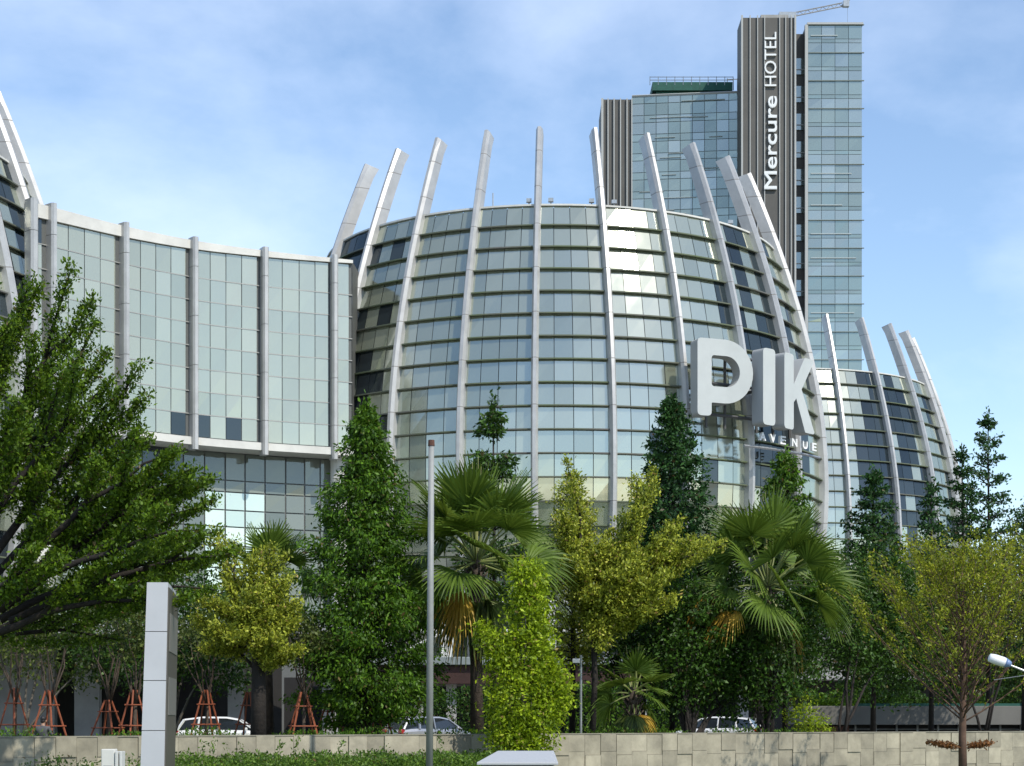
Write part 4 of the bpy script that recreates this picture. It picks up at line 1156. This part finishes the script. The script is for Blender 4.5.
# ------------------------------------------------------------------ cars
M_glasscar = mat('car_glass', (.02, .025, .03), .06, 0, .8)
M_tyre = mat('tyre', (.02, .02, .02), .85)
M_rim = mat('rim', (.5, .5, .52), .3, .8)
M_red = mat('tail_red', (.35, .01, .012), .25, 0, .6, coat=.5)
M_lamp = mat('head_lamp', (.6, .62, .65), .15, .3)
def car(label, x, Y, rz, paint, L=4.3, Wd=1.76, Hh=1.52, suv=True):
    t = thing('parked_car', label, 'car', (0, 0, 0), 'cars on the driveway')
    # stations along the car: x, half width, z of sill, belt line, roof (roof = belt where there is bonnet)
    st = [(-L / 2, .62, .42, .80), (-L / 2 + .1, .80, .28, .92), (-L * .30, .87, .22, .96), (0, .88, .20, .94), (L * .24, .87, .22, .92), (L * .40, .83, .26, .80), (L / 2 - .06, .70, .30, .66), (L / 2, .55, .36, .56)]
    b = MB(); rings = []
    for x_, w, z0, z1 in st:
        rings.append([(x_, -w * .92, z0), (x_, -w, z0 + .22), (x_, -w, z1 - .12), (x_, -w * .90, z1), (x_, w * .90, z1), (x_, w, z1 - .12), (x_, w, z0 + .22), (x_, w * .92, z0)])
    for i in range(len(rings) - 1):
        for k in range(8): b.quad(rings[i][k], rings[i][(k + 1) % 8], rings[i + 1][(k + 1) % 8], rings[i + 1][k])
    b.add(rings[0], [tuple(range(8))[::-1]]); b.add(rings[-1], [tuple(range(8))])
    body = b.build('body', paint, t, smooth=False, bevel=.05)
    # cabin frame: roof skin and pillars
    rf = [(-L / 2 + .12, .72, .93), (-L / 2 + .42, .66, Hh - .10), (-L * .22, .64, Hh), (L * .02, .63, Hh - .01), (L * .14, .62, Hh - .10), (L * .31, .74, .90)]
    b = MB()
    for i in range(1, 4):
        a, c = rf[i], rf[i + 1]
        b.quad((a[0], -a[1], a[2]), (c[0], -c[1], c[2]), (c[0], c[1], c[2]), (a[0], a[1], a[2]))
        b.quad((a[0], -a[1], a[2]), (a[0], -a[1] - .045, a[2] - .07), (c[0], -c[1] - .045, c[2] - .07), (c[0], -c[1], c[2]))
        b.quad((a[0], a[1] + .045, a[2] - .07), (a[0], a[1], a[2]), (c[0], c[1], c[2]), (c[0], c[1] + .045, c[2] - .07))
    for sgn in (-1, 1):
        for (p0, p1, r) in (((rf[0][0], sgn * .78, .93), (rf[1][0], sgn * .69, rf[1][2] - .04), .06), ((-.25, sgn * .80, .92), (-.28, sgn * .67, Hh - .06), .035), ((L * .31, sgn * .78, .90), (rf[4][0], sgn * .65, rf[4][2] - .04), .04), ((-L * .27, sgn * .80, .94), (-L * .25, sgn * .67, Hh - .06), .06)):
            b.tube([p0, p1], r, 5)
    b.build('roof', paint, t)
    b = MB()
    for sgn in (-1, 1):
        f_ = [(-L / 2 + .2, sgn * .755, .93), (-L / 2 + .46, sgn * .67, Hh - .12), (-L * .2, sgn * .655, Hh - .07), (L * .02, sgn * .645, Hh - .08), (L * .14, sgn * .635, Hh - .14), (L * .30, sgn * .755, .91)]
        b.add(f_, [tuple(range(6)) if sgn > 0 else tuple(range(6))[::-1]])
    b.build('side_window', M_glasscar, t)
    b = MB(); b.quad((rf[0][0] + .03, -.70, .95), (rf[0][0] + .03, .70, .95), (rf[1][0] + .02, .60, rf[1][2] - .02), (rf[1][0] + .02, -.60, rf[1][2] - .02)); b.build('rear_window', M_glasscar, t)
    b = MB(); b.quad((rf[5][0] - .03, .70, .92), (rf[5][0] - .03, -.70, .92), (rf[4][0] - .02, -.58, rf[4][2] - .01), (rf[4][0] - .02, .58, rf[4][2] - .01)); b.build('windscreen', M_glasscar, t)
    for sx in (-1, 1):
        for sy in (-1, 1):
            c = Vector((sx * L * .305, sy * .78, .33))
            b = MB(); b.tube([c - Vector((0, .11, 0)), c + Vector((0, .11, 0))], .33, 18); w = b.build('wheel', M_tyre, t)
            b = MB(); b.tube([c + Vector((0, sy * .09, 0)), c + Vector((0, sy * .125, 0))], .2, 12); b.build('rim', M_rim, w)
    for sy in (-1, 1):
        b = MB(); b.box((-L / 2 + .07, sy * .66, .83), (.22, .26, .2)); b.build('tail_light', M_red, t, bevel=.03)
        b = MB(); b.box((L / 2 - .12, sy * .62, .64), (.22, .26, .13)); b.build('headlight', M_lamp, t, bevel=.03)
        b = MB(); b.box((L * .22, sy * .95, .98), (.14, .16, .12)); b.build('mirror', paint, t, bevel=.03)
    t.location = (x, Y, .012); t.rotation_euler = (0, 0, rz)
    return t
M_cw = mat('car_white', (.72, .72, .71), .25, 0, .5, coat=.6)
M_cs = mat('car_silver', (.42, .43, .45), .3, .6, .5, coat=.5)
p = at(226, 715, 79); car('white car showing over the wall between the sign pylon and the dark trunk', p.x, 79, 0.06, M_cw, 4.3)
p = at(430, 715, 84); car('silver hatchback with a red tail light seen behind the flagpole', p.x, 84, R_(38), M_cs, 4.25)
p = at(716, 715, 88); car('white car half hidden under the dark leafy trees', p.x, 88, R_(180 - 20), M_cw, 4.4)

# ------------------------------------------------------------------ seated person behind the wall
def skin_body(name, verts, edges, mats, pick, parent):
    me = bpy.data.meshes.new('skel'); me.from_pydata([v[0] for v in verts], edges, []); me.update()
    o = bpy.data.objects.new('skel', me); COL.objects.link(o)
    sk = o.modifiers.new('skin', 'SKIN'); o.modifiers.new('sub', 'SUBSURF').levels = 2
    lay = me.skin_vertices[0].data
    for i, v in enumerate(verts): lay[i].radius = (v[1], v[1] if len(v) < 3 else v[2])
    lay[0].use_root = True
    m2 = bpy.data.meshes.new_from_object(o.evaluated_get(bpy.context.evaluated_depsgraph_get()))
    bpy.data.objects.remove(o)
    m2.materials.clear()
    for m in mats: m2.materials.append(m)
    for p in m2.polygons: p.material_index = pick(p.center); p.use_smooth = True
    b = bpy.data.objects.new(name, m2); COL.objects.link(b); b.parent = parent
    return b
pp = at(42, 715, 53.9)
per = thing('person', 'person with short dark hair and a grey shirt sitting behind the wall, facing away', 'person', (pp.x, 54.0, .72))
per.rotation_euler = (0, 0, R_(-12))
# local: +Y is forward (away from the camera)
Vv = [((0, 0, .12), .15), ((0, .0, .30), .135), ((0, .01, .46), .155), ((0, .0, .53), .085), ((0, .01, .59), .052), ((0, .03, .68), .078), ((0, .03, .77), .082),
      ((-.19, 0, .50), .06), ((-.25, .06, .30), .046), ((-.20, .26, .20), .036), ((-.16, .33, .20), .035), ((.19, 0, .50), .06), ((.25, .06, .30), .046), ((.20, .26, .20), .036), ((.16, .33, .20), .035),
      ((-.11, .08, .10), .085), ((-.17, .42, .16), .062), ((-.10, .62, .05), .045), ((-.10, .74, .03), .04), ((.11, .08, .10), .085), ((.17, .42, .16), .062), ((.10, .62, .05), .045), ((.10, .74, .03), .04)]
Ee = [(0, 1), (1, 2), (2, 3), (3, 4), (4, 5), (5, 6), (2, 7), (7, 8), (8, 9), (9, 10), (2, 11), (11, 12), (12, 13), (13, 14), (0, 15), (15, 16), (16, 17), (17, 18), (0, 19), (19, 20), (20, 21), (21, 22)]
def pick(c):
    if c.z > .565: return 0
    if c.y > .20 and abs(c.x) > .1 and c.z > .16 and abs(c.x) < .215 and c.y < .37 and c.z > .17: return 0
    if c.z < .2 and c.y > -.02 or c.z < .13: return 2
    return 1
skin_body('body', Vv, Ee, [mat('skin', (.36, .21, .14), .55), mat('shirt_grey', (.10, .105, .11), .85, noise=.2, nscale=6), mat('trousers', (.03, .035, .05), .85)], pick, per)
b = MB()
b.ball((0, .018, .765), (.088, .098, .098), 14, 10); b.ball((0, -.005, .70), (.075, .07, .07), 12, 8)
hh = b.build('hair', mat('hair_black', (.012, .010, .010), .5)); hh.parent = per
for sx in (-1, 1):
    b = MB(); b.ball((sx * .088, .04, .70), (.014, .026, .036), 8, 6); e = b.build('ear', mat('skin', (.36, .21, .14), .55)); e.parent = per
b = MB(); b.ball((0, .115, .70), (.013, .022, .024), 8, 6)
e = b.build('nose', mat('skin', (.36, .21, .14), .55)); e.parent = per

# ------------------------------------------------------------------ things in front
# sign pylon, a tall slab seen almost end on
Yq = 42.0
sp = thing('sign_pylon', 'tall pale grey sign pylon seen almost edge on', 'sign', (at(154, 715, Yq).x, Yq, 0))
a0, a1 = at(147, 582, Yq), at(168, 582, Yq)
zt_ = a0.z
dirp = Vector((-.13, 1, 0)).normalized(); Ln = 4.0
xl_b, xr_b = at(140.5, 766, Yq).x, at(164.2, 766, Yq).x
zb_ = at(0, 766, Yq).z
def ex(xt, xb, z): return xt + (xb - xt) * (zt_ - z) / (zt_ - zb_)
cuts = [zt_, at(0, 631.5, Yq).z, at(0, 680.5, Yq).z, at(0, 730.5, Yq).z, GZ - .02]
b = MB()
for z1, z0 in zip(cuts[:-1], cuts[1:]):
    z1 -= .008; z0 += .008
    f_ = [Vector((ex(a0.x, xl_b, z), Yq, z)) for z in (z0, z1)]; g_ = [Vector((ex(a1.x, xr_b, z), Yq, z)) for z in (z0, z1)]
    Q = [f_[0], g_[0], g_[0] + dirp * Ln, f_[0] + dirp * Ln, f_[1], g_[1], g_[1] + dirp * Ln, f_[1] + dirp * Ln]
    b.add(Q, [(0, 1, 5, 4), (2, 3, 7, 6), (3, 0, 4, 7), (1, 2, 6, 5), (4, 5, 6, 7), (0, 3, 2, 1)])
b.build('panel_casing', mat('pylon_white', (.50, .51, .53), .45, noise=.08, nscale=.8), sp)
b = MB(); nn = Vector((dirp.y, -dirp.x, 0))
for s0, s1, z0, z1, mi in ((.06, 3.95, .1, zt_ - .12, 0), (.5, 3.6, zt_ - 1.6, zt_ - .7, 1), (.5, 3.6, 1.6, 2.5, 1)):
    pr = .03 if mi == 0 else .045
    q = []
    for s_, z in ((s0, z0), (s1, z0), (s1, z1), (s0, z1)):
        o = Vector((ex(a1.x, xr_b, z), Yq, z)) + dirp * s_ + nn * pr; q.append(o)
    b.quad(*q, mi)
    k_ = [v - nn * (pr + .02) for v in q]
    for i in range(4): b.quad(q[(i + 1) % 4], q[i], k_[i], k_[(i + 1) % 4], mi)
b.build('sign_panel', [mat('pylon_panel', (.085, .078, .066), .5), mat('pylon_panel_light', (.17, .165, .15), .5)], sp)
# flagpole
fp = at(429.3, 715, 52)
pole = thing('flagpole', 'slim grey metal pole with a rusty cap standing in front of the trees', 'pole', (fp.x, 52, 0))
b = MB(); zt2 = at(0, 446, 52).z
b.tube([(fp.x + (.0), 52, GZ), (fp.x + .03, 52, zt2 * .5), (fp.x + .06, 52, zt2)], [.105, .095, .082], 14); b.build('shaft', mat('pole_grey', (.30, .31, .30), .6, .1, noise=.2, nscale=2), pole, smooth=True)
b = MB(); b.tube([(fp.x + .06, 52, zt2 + .002), (fp.x + .06, 52, zt2 + .17)], [.1, .09], 12); b.build('cap', mat('rust', (.12, .05, .03), .8, noise=.4, nscale=8), pole)
b = MB(); b.tube([(fp.x, 52, GZ), (fp.x, 52, GZ + .05)], .22, 14); b.build('base_plate', M_steel, pole)
# street lamp at the right edge: pole outside the picture
Yk = 36.0
lp = at(1085, 715, Yk)
lampo = thing('street_lamp', 'white lamp head on a thin arm at the right edge', 'lamp', (lp.x, Yk, 0))
b = MB(); tp_ = at(1085, 690, Yk); b.tube([(lp.x, Yk, GZ), (lp.x, Yk, tp_.z)], [.07, .05], 10); b.build('post', M_steel, lampo)
b = MB(); b.tube([tp_, at(1040, 677, Yk), at(1008, 664.5, Yk)], [.03, .026, .022], 8); b.tube([at(1034, 674, Yk), at(994, 680, Yk)], .008, 4); b.build('arm', M_steel, lampo)
b = MB(); p0, p1 = at(989.5, 657.5, Yk), at(1007, 663.2, Yk); dd = (p1 - p0)
b.tube([p0 - dd * .04, p0, p0 + dd * .3, p0 + dd * .8, p1], [.05, .082, .10, .10, .08], 14); b.build('lamp_head', mat('lamp_white', (.78, .79, .8), .35), lampo, smooth=True)
b = MB(); b.tube([p1 - dd * .12, p1 + dd * .22], [.103, .055], 14); b.build('lamp_collar', mat('lamp_blue', (.16, .24, .42), .4), lampo, smooth=True)
# white electrical box and pale cabinet
p = at(113, 715, 40); zt3 = at(0, 749, 40).z
eb = thing('junction_box', 'small white electrical box at the foot of the wall left of the sign pylon', 'electrical box', (p.x, 40, 0))
b = MB(); b.box((p.x - .08, 40, zt3 / 2), (.30, .3, zt3)); b.box((p.x + .02, 40, GZ / 2), (.5, .36, -GZ)); b.build('casing', M_white, eb, bevel=.02)
b = MB(); b.box((p.x + .12, 39.98, zt3 / 2 - .03), (.07, .34, zt3 - .04)); b.box((p.x + .21, 39.98, zt3 / 2 - .03), (.06, .34, zt3 - .04)); b.build('side_flange', mat('flange', (.55, .55, .52), .5), eb, bevel=.01)
b = MB(); b.box((p.x - .08, 39.84, zt3 - .42), (.2, .02, .1)); b.build('label_plate', M_dark, eb)
p = at(518, 715, 31.5); zt3 = at(0, 762, 31.5).z
ub = thing('utility_cabinet', 'pale grey cabinet top poking into the picture at the bottom below the lime bush', 'cabinet', (p.x, 31.5, 0))
b = MB(); b.box((p.x, 32.1, zt3 / 2 - .03), (1.28, 1.2, zt3 - .06)); b.box((p.x, 32.1, GZ / 2 - .01), (1.34, 1.26, -GZ)); b.build('casing', mat('cabinet_grey', (.45, .46, .47), .5), ub, bevel=.02)
b = MB(); zq = zt3
b.add([(p.x - .72, 31.4, zq - .05), (p.x + .70, 31.4, zq - .05), (p.x + .70, 32.9, zq - .05), (p.x - .72, 32.9, zq - .05), (p.x - .72, 31.4, zq), (p.x + .70, 31.4, zq), (p.x + .66, 32.9, zq + .17), (p.x - .36, 32.9, zq + .17)], [(4, 5, 6, 7), (0, 1, 5, 4), (1, 2, 6, 5), (2, 3, 7, 6), (3, 0, 4, 7), (0, 3, 2, 1)])
b.build('lid', mat('cabinet_lid', (.42, .43, .44), .5), ub, bevel=.01)
# low kiosk with a grey fascia and green edge at the right, behind the wall
Yk2 = 82.0
xk0, xk1 = at(805, 715, Yk2).x, at(1090, 715, Yk2).x
kz1, kz0 = at(0, 706, Yk2).z, at(0, 725, Yk2).z
ki = thing('low_kiosk', 'long low grey roofed structure with dark louvred openings behind the wall at the right', 'building', (xk0, Yk2, 0))
b = MB(); b.box(((xk0 + xk1) / 2, Yk2 + 2.5, kz1 - .43), (xk1 - xk0, 5, .86)); b.build('fascia', mat('fascia_grey', (.17, .165, .15), .7, noise=.2, nscale=.7), ki, bevel=.02)
b = MB(); b.box(((xk0 + xk1) / 2 + 1.2, Yk2 + .1, kz1 + .06), (xk1 - xk0 - 2.4, .12, .12)); b.build('green_edge', M_green, ki)
b = MB(); b.box(((xk0 + xk1) / 2, Yk2 + 2.8, .6), (xk1 - xk0 - .5, 4.2, 1.15)); b.build('dark_openings', M_dark, ki)
b = MB()
x = xk0 + 2.4
while x < xk1:
    b.box((x, Yk2 + .6, .6), (.08, .1, 1.16)); x += .95
for z in (.75, .95): b.box(((xk0 + xk1) / 2, Yk2 + .62, z), (xk1 - xk0 - .6, .05, .03))
b.build('louvre_frame', M_conc, ki)
b = MB(); b.box((xk0 + 1.1, Yk2 + .35, .55), (1.9, .25, 1.1)); b.build('brick_end', mat('brick_brown', (.16, .07, .045), .85, noise=.4, nscale=4), ki)
# grey thin post among the trees
p = at(581, 715, 62.6)
tp2 = thing('lamp_post', 'thin grey post with a small hooded lamp standing beside the lime bush', 'lamp', (p.x, 62.6, .7))
b = MB(); b.tube([(p.x, 62.6, .6), (p.x, 62.6, at(0, 655, 62.6).z)], .04, 8); b.build('post', M_steel, tp2)
b = MB(); q = at(576, 661, 62.5); b.box(q, (.26, .2, .16)); b.build('lamp_head', M_steel, tp2, bevel=.02)
bpy.context.view_layer.update()
